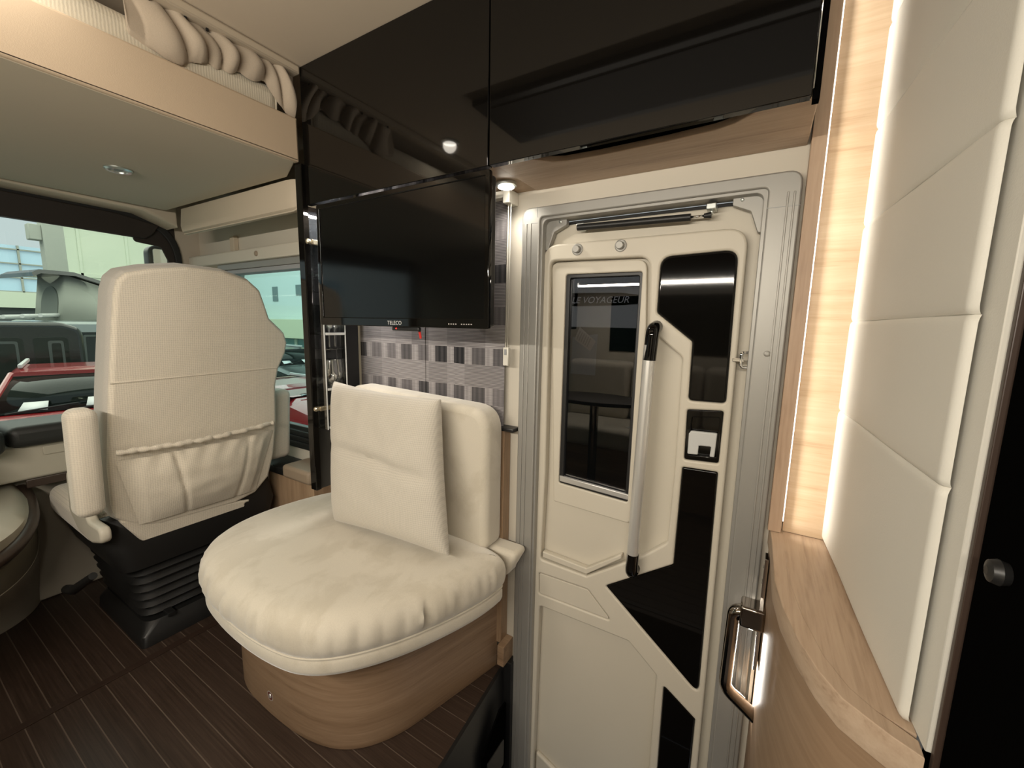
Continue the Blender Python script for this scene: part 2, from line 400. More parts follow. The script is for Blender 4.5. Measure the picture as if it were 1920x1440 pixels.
# front wall with windscreen opening
ring_o = [(-1.05, 0), (1.15, 0), (1.15, 2.02), (-1.05, 2.02)]
wsx = 1.045
ws_in = rounded([(-1.02, .62), (wsx, .62), (wsx, 1.700), (-1.02, 1.735)], [.1, .1, .22, .1], 10)
struct(plate('wall_front', 'Y', 2.75, ring_o, .05, 'wall_greige', holes=[ws_in]))
w1 = struct(box('window_1', -1.03, wsx+.01, 2.772, 2.778, .6, 1.74, 'windshield', bev=0))
ws_out = rounded([(-1.04, .60), (wsx+.012, .60), (wsx+.012, 1.714), (-1.04, 1.749)], [.1, .1, .22, .1], 10)
ws_in2 = rounded([(-1.00, .64), (wsx-.018, .64), (wsx-.018, 1.684), (-1.00, 1.719)], [.1, .1, .2, .1], 10)
plate('rubber_rim', 'Y', 2.735, ws_out, .03, 'rubber', w1, holes=[ws_in2], bev=.006)
bl = plate('blackout_blind', 'Y', 2.725, [(-1.02, 1.628), (.90, 1.598), (.93, 1.62), (.965, 1.672), (.80, 1.70), (-1.02, 1.735)], .03, 'dark_brown', w1, bev=.004)
plate('shade_corner', 'Y', 2.745, rounded([(.86, 1.58), (.97, 1.57), (1.035, 1.40), (1.035, 1.69), (.86, 1.70)], .02), .01, 'dark_brown', w1, bev=.002)
# cream cove between bed underside and windscreen
struct(plate('trim_6', 'Y', 2.60, [(-1.05, 1.742), (.86, 1.712), (1.0, 1.66), (1.0, 1.85), (-1.05, 1.85)], .15, 'head_leather', bev=.012))
# ---- side windows
w2 = struct(box('window_2', 1.168, 1.174, 1.54, 2.44, .62, 1.48, 'side_glass', bev=0))
plate('window_frame', 'X', 1.140, rounded(R_(1.50, 2.46, .585, 1.475), .06), .03, 'black_plastic', w2, holes=[rounded(R_(1.55, 2.42, .70, 1.435), .04)], bev=.004)
for k in range(3): box('sill_rib', 1.128, 1.150, 1.53, 2.44, .605+.028*k, .623+.028*k, 'black_plastic', w2, bev=.005)
w3 = struct(box('window_3', 1.172, 1.178, .75, 1.33, .92, 1.51, 'windshield', bev=0))
cas = thing('blind_cassette', (1.12, 2.2, 1.44), 'grey aluminium roller blind box along the top of the cab side window', 'blind')
box('housing', 1.085, 1.15, 1.50, 2.74, 1.478, 1.535, 'wall', cas, bev=.008)
box('lower_rail', 1.10, 1.15, 1.52, 2.46, 1.447, 1.478, 'alu', cas, bev=.004)
box('pull_bar', 1.095, 1.15, 1.52, 2.46, 1.425, 1.445, 'mid_grey', cas, bev=.003)
lathe('button', [(.012, 0), (.012, .004), (.008, .007)], (1.085, 2.05, 1.506), 'brown_taupe', cas, axis='X')
struct(box('trim_7', 1.125, 1.15, 2.33, 2.37, 1.535, 1.62, 'head_leather', bev=.004))

# ---- habitation door: aluminium frame, leaf, mouldings
FO = rounded([(.652, -.56), (-.045, -.56), (-.045, 1.545), (.652, 1.545)], [0, 0, .03, .03])
FI = rounded([(.592, -.52), (.018, -.52), (.018, 1.515), (.592, 1.515)], [0, 0, .012, .012])
fr = struct(plate('trim_8', 'X', 1.128, FO, .024, 'alu', holes=[FI], bev=.004))
plate('inner_lip', 'X', 1.136, rounded([(.602, -.53), (.008, -.53), (.008, 1.524), (.602, 1.524)], .012), .05, 'alu', fr,
      holes=[rounded([(.585, -.51), (.026, -.51), (.026, 1.508), (.585, 1.508)], .02)], bev=.002)
for yy in (.622, .637): box('groove_bead', 1.125, 1.130, yy-.003, yy+.003, -.53, 1.50, 'alu', fr, bev=.001)
for yy in (-.020, -.032): box('groove_bead', 1.125, 1.130, yy-.002, yy+.002, -.53, 1.50, 'alu', fr, bev=.001)
for yy, zz in ((.59, 1.515), (.02, 1.515)):
    s_ = 1 if yy > .3 else -1
    plate('corner_bracket', 'X', 1.160, rounded([(yy, zz), (yy-.07*s_, zz), (yy-.07*s_, zz-.022), (yy-.03*s_, zz-.04), (yy-.012*s_, zz-.09), (yy, zz-.09)], .006), .02, 'alu', fr, bev=.002)
    lathe('screw', [(.004, 0), (.004, .002), (.002, .003)], (1.160, yy-.05*s_, zz-.012), 'steel', fr, axis='X', n=10)
lathe('rivet', [(.007, 0), (.006, .003), (.003, .004)], (1.128, -.012, 1.145), 'alu', fr, axis='X', n=14)
lathe('frame_corner_joint', [(.001, 0), (.001, .001)], (1.128, .62, 1.50), 'alu', fr, axis='X', n=6)
boxes('joint_line', [(1.1272, 1.129, .600, .652, 1.4995, 1.5005), (1.1272, 1.129, -.045, .018, 1.4695, 1.4705), (1.1272, 1.129, .5995, .6005, 1.515, 1.545)], 'mid_grey', fr, bev=0)

door = struct(thing('door_1', (1.19, .32, -.5), '', '')); del door['label']; del door['category']
LEAF = rounded([(.590, -.52), (.020, -.52), (.020, 1.499), (.590, 1.499)], [0, 0, .085, .085], 10)
WIN = [(0.5211,1.353),(0.2955,1.351),(0.2973,0.688),(0.5205,0.7001)]
plate('leaf', 'X', 1.185, LEAF, .035, 'door_plastic', door, holes=[rounded(WIN, .012)], bev=.004)
plate('seal', 'X', 1.1885, rounded([(.594, -.52), (.016, -.52), (.016, 1.508), (.594, 1.508)], [0, 0, .085, .085], 10), .03, 'rubber', door, holes=[rounded([(.57, -.51), (.04, -.51), (.04, 1.483), (.57, 1.483)], .07)], bev=.002)
MF = 1.155
HA = rounded([(0.5682,1.393),(0.2741,1.387),(0.2647,1.197),(0.1756,1.125),(0.1726,0.8204),(0.1771,0.6054),(0.2408,0.5448),(0.4077,0.4224),(0.5695,0.4269),(0.5623,0.7416)], [.02, .035, .012, .02, 0, .02, .02, .008, .012, 0])
HB = rounded([(0.2468,1.384),(0.068,1.39),(0.0644,1.014),(0.153,1.012),(0.1541,1.166),(0.248,1.24)], [.03, .03, .012, .012, .012, .014])
HC = rounded([(0.1539,0.988),(0.0676,0.9945),(0.0685,0.8557),(0.1518,0.8514)], .007)
HD = rounded([(0.1543,0.8301),(0.0679,0.833),(0.0654,0.1843),(0.3451,0.4126),(0.1574,0.5462)], [.006, .006, .014, .006, .008])
HE = rounded([(0.5681,0.2579),(0.2657,0.2597),(0.1798,0.1871),(0.1809,-0.1297)]+[(.20, -.30), (.20, -.46), (.575, -.46), (.575, -.34)], [.012, .01, .012, 0, .0, .03, .03, 0])
HF = rounded([(0.1573,0.1652),(0.0676,0.1029),(0.0682,-0.0201)]+[(.073, -.46), (.19, -.46)]+[(0.1568,-0.1139)], [.006, .006, 0, .01, .01, 0])
HG = rounded([(0.5739,0.3772),(0.4003,0.3795),(0.3208,0.304),(0.5716,0.302)], .008)
OUT = rounded([(.592, -.495), (.050, -.495), (.050, 1.440), (.592, 1.440)], [.03, .03, .05, .05], 8)
plate('moulding', 'X', MF, OUT, .03, 'door_plastic', door, holes=[HA, HB, HC, HD, HE, HF, HG], bev=.006, bres=3)
def inset(poly, d):
    c = Vector((sum(p[0] for p in poly)/len(poly), sum(p[1] for p in poly)/len(poly)))
    n = len(poly); out = []
    for i in range(n):
        a = Vector(poly[i-1]); b = Vector(poly[i]); e = Vector(poly[(i+1) % n])
        t = (e-a); 
        if t.length < 1e-9: out.append(poly[i]); continue
        nn = Vector((-t.y, t.x)).normalized(); out.append(tuple(b+nn*d))
    area = sum(poly[i-1][0]*poly[i][1]-poly[i][0]*poly[i-1][1] for i in range(n))
    if area < 0: return inset(poly[::-1], d)
    return out
plate('gloss_inlay', 'X', MF+.002, inset(HB, .001), .012, 'gloss_black', door, bev=.004, bres=3)
plate('gloss_inlay', 'X', MF+.002, inset(HD, .001), .012, 'gloss_black', door, bev=.003, bres=3)
plate('gloss_inlay', 'X', MF+.002, inset(HF, .001), .012, 'gloss_black', door, bev=.003, bres=3)
plate('blank_cover', 'X', MF+.002, inset(HG, .0016), .012, 'door_plastic', door, bev=.002)
# latch recess and grey latch
lr = plate('latch_recess', 'X', MF+.005, inset(HC, .0005), .012, 'gloss_black', door, bev=.002,
           holes=[rounded([(0.1414,0.9687),(0.075,0.9761),(0.0751,0.8702),(0.1416,0.8652)], .006)])
plate('latch_back', 'X', 1.174, inset(HC, .003), .005, 'gloss_black', door)
lt = plate('latch_lever', 'X', MF+.004, rounded([(0.1458,0.9248),(0.1398,0.9316),(0.0776,0.9339),(0.0799,0.8696),(0.0912,0.869),(0.0896,0.8965),(0.1187,0.8944),(0.1194,0.8695),(0.1456,0.8677)], .003), .012, 'grey_plastic', door, bev=.003)
box('latch_slot', MF+.010, MF+.02, .132, .162, .865, .93, 'black_satin', door, bev=.001)
# window surround between recess and glass
SUR = rounded([(0.569,1.389),(0.2852,1.383),(0.2765,1.203),(0.2779,0.9212),(0.2876,0.6245),(0.5361,0.6346)], [.02, .03, 0, 0, .012, .006])
plate('window_surround', 'X', 1.170, SUR, .016, 'door_plastic', door, holes=[rounded(WIN, .008)], bev=.004, bres=3)
win_in = rounded([(0.5093,1.342),(0.3039,1.341),(0.3069,0.7083),(0.5073,0.7221)], .006)
wf = plate('window_frame', 'X', 1.176, rounded(inset(WIN, -.001), .008), .024, 'black_plastic', door, holes=[win_in], bev=.002)
plate('window_pane', 'X', 1.186, inset(win_in, -.004), .005, 'door_glass', door)
plate('blind_rail', 'X', 1.171, [(0.5182,0.7244),(0.2967,0.7122),(0.2958,0.696),(0.5175,0.7066)], .012, 'alu_bright', door, bev=.002)
# rim of lower pocket and lip of upper pocket
plate('pocket_lip', 'X', 1.160, rounded([(0.565,0.4545),(0.4107,0.4458),(0.3035,0.5271),(0.3027,0.5136),(0.4098,0.4262),(0.5643,0.4337)], .003), .022, 'door_plastic', door, bev=.003)
plate('pocket_floor', 'X', 1.168, rounded([(.57, -.455), (.215, -.455), (.215, -.42), (.40, -.40), (.57, -.33)], .006), .017, 'door_plastic', door, bev=.006)
# grab handle in its channel
gh = tube('grab_handle', [(1.118, .2505, 1.155), (1.118, .262, .52)], .0162, 'alu_bright', door, n=16)
tube('handle_cap', arc_path([(1.17, .246, 1.205), (1.118, .2465, 1.195), (1.118, .2505, 1.115)], .015), .0170, 'gloss_black', gh, n=14)
tube('handle_cap', arc_path([(1.118, .2602, .565), (1.118, .262, .505), (1.17, .262, .50)], .015), .0170, 'gloss_black', gh, n=14)
for p in [(0.4804,1.419),(0.3543,1.42)]:
    k = lathe('screw_cap', [(.0165, 0), (.0165, .002), (.0145, .003), (.0145, .002), (.0108, .002), (.0108, .013), (.009, .015)], (MF-.0005, p[0], p[1]), 'alu', door, axis='X', n=22)
# notices stuck on the outside of the door glass
NS = [(0.5034,1.166),(0.4233,1.178),(0.4254,1.053),(0.5057,1.053)]
tag(plate('notice_sheet', 'X', 1.198, NS, .001, mat('blue_grey_paper', (.30, .45, .62), .7)), 'blue-grey paper sheet stuck outside the dark door glass', 'paper')
NL = [(0.496,1.16),(0.4802,1.198),(0.4272,1.156),(0.4443,1.126)]
nl = tag(plate('price_label', 'X', 1.1955, NL, .001, mat('label_paper', (.85, .85, .85), .7)), 'white printed label stuck at a slant on the dark door glass', 'label')
a_, b_, c_, d_ = [Vector(p) for p in NL]
for k in range(6):
    t0 = .10+.13*k; p0 = a_+(d_-a_)*t0+(b_-a_)*.15; p1 = a_+(d_-a_)*t0+(b_-a_)*.8
    q0 = p0+(d_-a_)*.05; q1 = p1+(d_-a_)*.05
    plate('print_line', 'X', 1.1943, [tuple(p0), tuple(p1), tuple(q1), tuple(q0)], .0008, 'mid_grey', nl)
# gas strut
gs = thing('gas_strut', (1.155, .42, 1.46), 'black gas strut across the top of the cream entrance door', 'gas strut')
SA, SB, SC, SD = [(0.481,1.479),(0.1802,1.474),(0.1498,1.474),(0.1332,1.474)]
tube('cylinder', [(1.150, *SA), (1.150, *SB)], .0088, 'black_plastic', gs, n=14)
tube('piston_rod', [(1.150, *SB), (1.150, *SC)], .003, 'chrome', gs, n=8)
tube('end_fitting', [(1.150, *SC), (1.150, *SD)], [.0055, .008], 'black_plastic', gs, n=10)
box('bracket', 1.15, 1.186, SA[0]-.018, SA[0]+.004, SA[1]-.006, SA[1]+.012, 'steel', gs, bev=.002)
box('bracket', 1.14, 1.180, SD[0]-.010, SD[0]+.012, SD[1]+.012, SD[1]+.026, 'steel', gs, bev=.002)
tube('ball_stud', [(1.150, SD[0], SD[1]), (1.150, SD[0], SD[1]+.015)], .004, 'steel', gs, n=8)
# striker on the frame
st = thing('door_striker', (1.15, .035, 1.13), 'chrome hook striker on the door edge beside the grey frame', 'latch')
tube('hook', arc_path([(1.15, .018, 1.145), (1.142, .040, 1.145), (1.142, .040, 1.108), (1.15, .018, 1.108)], .008), .0035, 'chrome', st, n=8)
box('bolt', 1.140, 1.148, .034, .058, 1.122, 1.131, 'chrome', st, bev=.001)

# ================================================================== BLACK OVERHEAD LOCKERS
CX = .90
oc = thing('overhead_locker', (CX, 1.0, 1.6), 'gloss black overhead locker directly above the television', 'cabinet')
box('door', CX, CX+.02, .622, 1.371, 1.590, 2.018, 'gloss_black', oc, bev=.0015)
box('carcass', CX+.021, 1.149, .617, 1.372, 1.600, 2.018, 'wood_y', oc, bev=0)
oc2 = thing('overhead_locker', (CX, .3, 1.6), 'long gloss black overhead locker above the cream entrance door', 'cabinet')
box('door', CX, CX+.02, -.034, .618, 1.590, 2.018, 'gloss_black', oc2, bev=.0015)
PULL = [(.616, .922), (.55, .924), (.52, .935), (.48, .972), (.45, .984), (.36, .990), (.22, .988), (.12, .980), (.085, .968), (.05, .938), (.02, .925), (-.046, .924)]
sh = [(x, y) for y, x in PULL]
plate('underside', 'Z', 1.612, sh+[(1.149, -.046), (1.149, .616)], .014, 'wood_light_y', oc2, bev=.002)
box('end_panel', .905, .925, -.046, -.036, 1.585, 2.018, 'black_satin', oc2, bev=0)
box('carcass', 1.005, 1.149, -.046, .616, 1.613, 2.018, 'black_satin', oc2, bev=0)
tube('hinge_edge', [(.8995, -.0355, 1.60), (.8995, -.0355, 2.015)], .0012, 'chrome', oc2, n=6)
# under-locker lamp
ul = thing('under_locker_lamp', (1.07, .645, 1.59), 'small round lit lamp under the locker above the window blind', 'lamp')
lathe('ring', [(.030, 0), (.030, -.008), (.024, -.010)], (1.055, .665, 1.600), 'steel', ul)
lathe('lens', [(.023, 0), (.023, -.003), (.012, -.005)], (1.055, .665, 1.590), 'lamp_emit', ul)
lamp('under_locker_glow', 'SPOT', (1.055, .665, 1.578), 2.2, (1, .93, .82), .02, target=(1.055, .665, 0), spot=150, blend=.7)

# ================================================================== TELEVISION
tv = thing('television', (.88, .96, 1.19), 'wide black flat television mounted below the black locker', 'television')
T0, T1, Z0, Z1 = .608, 1.300, 1.188, 1.578
box('back_shell', CX-.002, CX+.03, T0+.006, T1-.006, Z0+.006, Z1-.006, 'black_plastic', tv, bev=.006)
plate('bezel', 'X', CX-.012, rounded(R_(T0, T1, Z0, Z1), .006), .014, 'gloss_black', tv, holes=[R_(T0+.014, T1-.014, Z0+.026, Z1-.014)], bev=.002)
plate('screen', 'X', CX-.009, R_(T0+.013, T1-.013, Z0+.025, Z1-.013), .006, 'screen', tv)
text('logo', 'TELECO', .0165, 'X', CX-.0128, (.9755, Z0+.006), 'logo', tv)
for k in range(9):
    box('button_mark', CX-.0128, CX-.012, .735-.008*k-(.012 if k > 3 else 0), .739-.008*k-(.012 if k > 3 else 0), Z0+.010, Z0+.0125, 'gold_print', tv, bev=0)
box('receiver', CX-.006, CX+.006, .855, .965, Z0-.012, Z0, 'black_plastic', tv, bev=.003)
lathe('power_light', [(.002, 0), (.002, .001)], (CX-.0065, .945, Z0-.005), mat('red_led', (.4, 0, 0), .4, emit=(1, .03, .02), es=3), tv, axis='X', n=8)
box('bracket_arm', CX+.03, 1.10, .88, 1.00, 1.33, 1.43, 'black_plastic', tv, bev=.004)
rt = tag(plate('ribbon_tag', 'X', CX+.01, [(.872, Z0-.012), (.866, Z0-.034), (.860, Z0-.032), (.864, Z0-.006)], .002, 'red_plastic'), 'small red ribbon tag hanging below the television', 'tag')

# ================================================================== GLASS RACK and black panel
bp = thing('divider_panel', (1.0, 1.38, .56), 'tall narrow dark divider panel left of the television', 'panel')
box('smoked_panel', .907, 1.03, 1.378, 1.392, .575, 1.590, 'mirror_dark', bp, bev=0)
box('front_post', .885, .907, 1.368, 1.402,   .575, 1.72, 'gloss_black', bp, bev=.003)
box('side_post', 1.03, 1.092, 1.365, 1.392, .575, 1.590, 'black_plastic', bp, bev=.003)
tube('edge_strip', [(.9085, 1.3765, .578), (.9085, 1.3765, 1.57)], .0012, 'chrome', bp, n=6)
gr = thing('glass_rack', (.96, 1.34, .81), 'clear acrylic glass rack on the dark panel beside the television', 'rack')
SHELF = (1.36, 1.156, .958, .818)
for x in (.912, .998): box('side_sheet', x-.0025, x+.0025, 1.322, 1.374, .810, 1.545, 'clear_glass', gr, bev=.0008)
GX = (.942, .984); GY = (1.336, 1.363)
def shelf(z, last=False):
    ol = R_(.9145, .9955, 1.318, 1.372)
    holes = [] if last else [[(GX[q]+.0055*math.cos(a*PI/4), GY[q]+.0055*math.sin(a*PI/4)) for a in range(8)] for q in range(2)]
    plate('shelf', 'Z', z+.005, ol, .010, 'clear_glass', gr, holes=holes, bev=.001)
for z in SHELF:
    shelf(z, z < .9)
    box('shelf_edge', .9145, .9955, 1.315, 1.3175, z-.004, z+.0045, 'edge_glow', gr, bev=.0005)
for x in (.912, .998): box('sheet_edge', x-.002, x+.002, 1.3195, 1.3218, .810, 1.545, 'edge_glow', gr, bev=.0005)
for z in (1.470, .884):
    box('clip', .905, .950, 1.352, 1.374, z-.009, z+.009, 'gold', gr, bev=.003)
    lathe('clip_knob', [(.007, 0), (.009, .004), (.009, .014), (.005, .017)], (.905, 1.362, z), 'gold', gr, axis='X', n=14)
# small lamp at the head of the rack; acrylic edge glow is painted white
lamp('rack_glow', 'AREA', (.955, 1.312, 1.575), 3.5, (1, .95, .88), .08, .03, target=(.955, 1.335, .5))
wp = [(.031, -.070), (.031, -.0685), (.012, -.066), (.0035, -.060), (.003, -.03), (.0035, -.004), (.008, .006), (.020, .014), (.029, .030), (.032, .050), (.030, .075), (.0265, .098), (.0256, .098), (.029, .075), (.031, .050), (.028, .031), (.019, .016), (.004, .0095)]
labs = [('stemmed wine glass in the front slot of the upper visible rack shelf', 1.166, 0), ('stemmed wine glass in the back slot of the upper visible rack shelf', 1.166, 1),
        ('stemmed wine glass in the front slot of the lower rack shelf', .968, 0), ('stemmed wine glass in the back slot of the lower rack shelf', .968, 1),
        ('stemmed wine glass on the top rack shelf, half behind the television', 1.370, 0)]
wg_me = None
for lb, z, q in labs:
    if wg_me is None:
        bm = bmesh.new(); lathe_bm(bm, wp, (0, 0, 0), 24); wg_me = bm_mesh(bm, ang=50)
    o = link('wine_glass', wg_me, 'crystal'); o.location = (GX[q], GY[q], z); o.scale = (.8, .8, .95)
    tag(o, lb, 'wine glass', 'wine glasses in the acrylic rack')

# ================================================================== WINDOW BLIND
def blind_mat():
    m = mat('plaid_blind_fabric', (.5, .5, .5), .85, spec=.15); t = NT(m)
    c = t.n('ShaderNodeTexCoord'); sp = t.n('ShaderNodeSeparateXYZ'); t.l(c.outputs['Object'], sp.inputs[0])
    def mth(op, a, b=None, cc=None):
        x = t.n('ShaderNodeMath', operation=op)
        for i, q in enumerate((a, b, cc)):
            if q is None: continue
            if isinstance(q, (int, float)): x.inputs[i].default_value = q
            else: t.l(q, x.inputs[i])
        return x.outputs[0]
    Yc, Zc = sp.outputs[1], sp.outputs[2]
    row = mth('DIVIDE', mth('SUBTRACT', Zc, .722), .133); rf = mth('FRACT', row); ri = mth('FLOOR', row)
    odd = mth('LESS_THAN', mth('ABSOLUTE', mth('SUBTRACT', rf, .29)), .285)          # 1 = pinstripe row
    colm = mth('DIVIDE', mth('SUBTRACT', Yc, .70), .083); cf = mth('FRACT', colm); ci = mth('FLOOR', colm)
    wn = t.n('ShaderNodeTexWhiteNoise', noise_dimensions='2D'); cb = t.n('ShaderNodeCombineXYZ'); t.l(ci, cb.inputs[0]); t.l(mth('ADD', ri, odd), cb.inputs[1]); t.l(cb.outputs[0], wn.inputs['Vector'])
    rnd = wn.outputs['Value']
    st = mth('SINE', mth('MULTIPLY', Zc, 2*PI/.0046))                               # pinstripes across
    pin = mth('MULTIPLY_ADD', st, .12, mth('MULTIPLY_ADD', rnd, .12, .25))
    darkcol = mth('LESS_THAN', cf, .62)
    vs2 = mth('SINE', mth('MULTIPLY', Yc, 2*PI/.021))
    sq = mth('MULTIPLY_ADD', vs2, .03, mth('SUBTRACT', .38, mth('MULTIPLY', darkcol, mth('MULTIPLY_ADD', rnd, .28, .08))))
    nz = t.n('ShaderNodeTexNoise', Scale=1.0, Detail=3.0); t.l(t.coords((1, 18, 500)), nz.inputs['Vector'])
    val = mth('ADD', mth('MULTIPLY', odd, pin), mth('MULTIPLY', mth('SUBTRACT', 1, odd), sq))
    val = mth('MULTIPLY', val, mth('MULTIPLY_ADD', nz.outputs[0], .6, .7))
    cr = t.ramp(val, [(0, (.02, .02, .022)), (.3, (.20, .185, .19)), (.6, (.56, .53, .52))]); t.l(cr, t.b.inputs['Base Color'])
    return m
bd = thing('window_blind', (1.13, 1.03, .85), 'grey plaid pleated fabric blind behind the television', 'blind')
bm_ = blind_mat()
for k, (a, b) in enumerate(((1.052, 1.20), (.905, 1.052), (.71, .905), (1.20, 1.398))):
    def fn(uu, vv, a=a, b=b, k=k):
        y = a-.004+(b-a+.008)*uu; z = .845+(1.585-.845)*vv
        return (1.128+.0025*math.sin(uu*PI*2)+(.003 if k % 2 else 0), y, z)
    link('fabric_panel', grid_mesh(fn, 9, 24), bm_, bd)
box('head_rail', 1.10, 1.148, .69, 1.36, 1.578, 1.598, 'white_plastic', bd, bev=.003)
box('end_bracket', 1.095, 1.148, .678, .702, 1.560, 1.599, 'white_plastic', bd, bev=.003)
C0, C1 = [(0.6855,1.575),(0.6877,1.124)]
tube('cord', [(1.11, C0[0]+.004, C0[1]), (1.11, C1[0]+.004, C1[1])], .0015, 'white_plastic', bd, n=6)
tube('cord', [(1.11, C0[0]-.005, C0[1]), (1.11, C1[0]-.002, C1[1])], .0015, 'white_plastic', bd, n=6)
kn = box('cord_weight', 1.103, 1.117, C1[0]-.010, C1[0]+.010, C1[1]-.052, C1[1]+.006, 'white_plastic', bd, bev=.003)
box('clip', 1.101, 1.104, C1[0]-.004, C1[0]+.004, C1[1]-.018, C1[1], 'mid_grey', kn, bev=.0005)

# ================================================================== DROP DOWN BED
bed = thing('drop_down_bed', (0, 1.95, 1.72), 'beige leather trimmed drop-down bed under the ceiling over the cab', 'bed')
BX0, BX1 = -1.04, .884
front = plate('front_fascia', 'Y', 1.370, rounded([(BX0, 1.722), (BX1, 1.722), (BX1, 1.857), (BX0, 1.857)], .004), .03, 'bed_leather', bed, bev=.006)
plate('underside', 'Z', 1.745, rounded([(BX0, 1.382), (BX1-.01, 1.382), (.945, 1.545), (.935, 2.55), (BX0, 2.60)], .003), .024, 'bed_under', bed, bev=.003)
box('side_rail', .862, .884, 1.405, 2.50, 1.745, 1.855, 'bed_leather', bed, bev=.004)
box('slat_board', BX0, .86, 1.402, 2.55, 1.80, 1.822, 'wood_y', bed, bev=.002)
sp_ = thing('spot_lamp', (.608, 2.007, 1.72), 'small round chrome spot lamp in the bed underside above the cab seat', 'lamp')
lathe('ring', [(.040, 0), (.040, -.004), (.034, -.009), (.027, -.008), (.024, .004)], (.608, 2.007, 1.7205), 'steel', sp_, n=28)
lathe('lens', [(.024, .002), (.024, -.004), (.014, -.0055)], (.608, 2.007, 1.7205), 'acrylic', sp_, n=20)
mt = thing('mattress', (0, 1.9, 1.83), 'cream ribbed mattress lying in the drop-down bed', 'mattress')
box('body', -1.03, .852, 1.405, 2.52, 1.823, 1.945, 'mattress', mt, bev=.035, seg=5)
tube('piping', [(.838, 1.4125, 1.850), (.840, 1.4105, 1.90), (.825, 1.418, 1.936)], .003, 'mattress', mt, n=6)
# ---- gathered curtain on its rail
rail = thing('curtain_rail', (0, 1.385, 2.0), 'beige curtain rail along the ceiling above the bed edge', 'rail')
box('channel', -1.04, .898, 1.365, 1.405, 1.992, 2.019, 'head_leather', rail, bev=.006)
cu_ = thing('curtain', (.6, 1.38, 1.93), 'beige curtain bunched along the rail above the mattress', 'curtain')
HEM = [(0.4662,1.923),(0.4725,1.891),(0.5025,1.881),(0.5401,1.874),(0.5805,1.871),(0.616,1.902),(0.6502,1.911),(0.687,1.913),(0.7311,1.929),(0.7691,1.929),(0.8015,1.938),(0.825,1.919),(0.8489,1.89),(0.8671,1.871)]
def hem(x):
    if x <= HEM[0][0]: return HEM[0][1]
    for (xa, za), (xb, zb) in zip(HEM, HEM[1:]):
        if x <= xb: return za+(zb-za)*(x-xa)/(xb-xa)
    return HEM[-1][1]
CR = [(0.4905,1.949),(0.5675,1.931),(0.6183,1.933),(0.6606,1.944),(0.7106,1.947),(0.7859,1.946),(0.8341,1.931),(0.8816,1.904)]
cr_x = [c_[0] for c_ in CR]
def curtain_fn(uu, vv):
    # vv 0..1 down the front, wrapping to the back
    x0 = HEM[0][0]+.004; x1 = .893; x = x0+(x1-x0)*uu
    t = vv/.62 if vv < .62 else 1-(vv-.62)/.38
    zb = hem(x); z = 1.994+(zb-1.994)*t
    sl = x-(.050+.018*math.sin(x*23))*(t-.5)-.012*math.sin(t*3.5)                                # folds lean to the lower right
    k = 0
    while k < len(cr_x)-2 and sl > cr_x[k+1]: k += 1
    q = max(0, min(1, (sl-cr_x[k])/(cr_x[k+1]-cr_x[k])))
    bump = (q*(1-q)*4)**.45*(.35+.65*q)
    fr = 1.403-(.036+.012*math.sin(k*2.3))*bump*math.sin(PI*(.18+.80*t))**.7-.006*math.sin(9*x+4*t)
    bk2 = 1.412
    y = fr if vv < .62 else bk2*(1-t)+ (1.405)*t
    if vv < .62: z -= .016*math.sin(q*PI)**.7*t-.006
    return (x, y, z)
def cyc(i, n): return curtain_fn(i[0], i[1])
NU, NV = 150, 40
bm = bmesh.new(); g = [[bm.verts.new(curtain_fn(a_/(NU-1), b_/(NV))) for b_ in range(NV)] for a_ in range(NU)]
for a_ in range(NU-1):
    for b_ in range(NV): bm.faces.new((g[a_][b_], g[a_+1][b_], g[a_+1][(b_+1) % NV], g[a_][(b_+1) % NV]))
bm.faces.new(g[0]); bm.faces.new(g[-1][::-1])
link('cloth', bm_mesh(bm, ang=75), 'curtain', cu_)
for k in range(7): box('glider', cr_x[k]+.02, cr_x[k]+.026, 1.382, 1.388, 1.985, 1.993, 'black_plastic', cu_, bev=.001)

# padded locker under the bed on the wall side
pl_ = thing('padded_locker', (1.04, 2.0, 1.60), 'cream padded locker with rounded end under the bed above the cab window', 'cabinet')
bm = bmesh.new()
prof = [(.955, 1.717), (.948, 1.64), (.953, 1.615), (.972, 1.602), (1.145, 1.685), (1.145, 1.717)]
ys = [(1.506, .74), (1.509, .84), (1.520, .93), (1.545, .985), (1.58, 1.0), (1.8, 1.0), (2.43, 1.02), (2.44, .98)]
rings = []
for y, s_ in ys:
    cxx, czz = 1.145, 1.717
    rings.append([bm.verts.new((cxx+(x-cxx)*s_, y, czz+(z-czz)*s_)) for x, z in prof])
for a, b in zip(rings, rings[1:]):
    for k in range(6): bm.faces.new((a[k], a[(k+1) % 6], b[(k+1) % 6], b[k]))
bm.faces.new(rings[0]); bm.faces.new(rings[-1][::-1])
bmesh.ops.bevel(bm, geom=[e for e in bm.edges if e.is_manifold and e.calc_face_angle(0) > .6], offset=.006, segments=2, affect='EDGES')
link('padding', bm_mesh(bm), 'head_leather', pl_)
tube('piping', arc_path([(.957, 2.43, 1.604), (.957, 1.53, 1.604), (.975, 1.508, 1.625), (.975, 1.506, 1.715)], .02), .003, 'head_leather', pl_, n=6)
struct(box('trim_9', .99, 1.15, 1.405, 1.50, 1.60, 1.722, 'wall_greige', bev=.002))

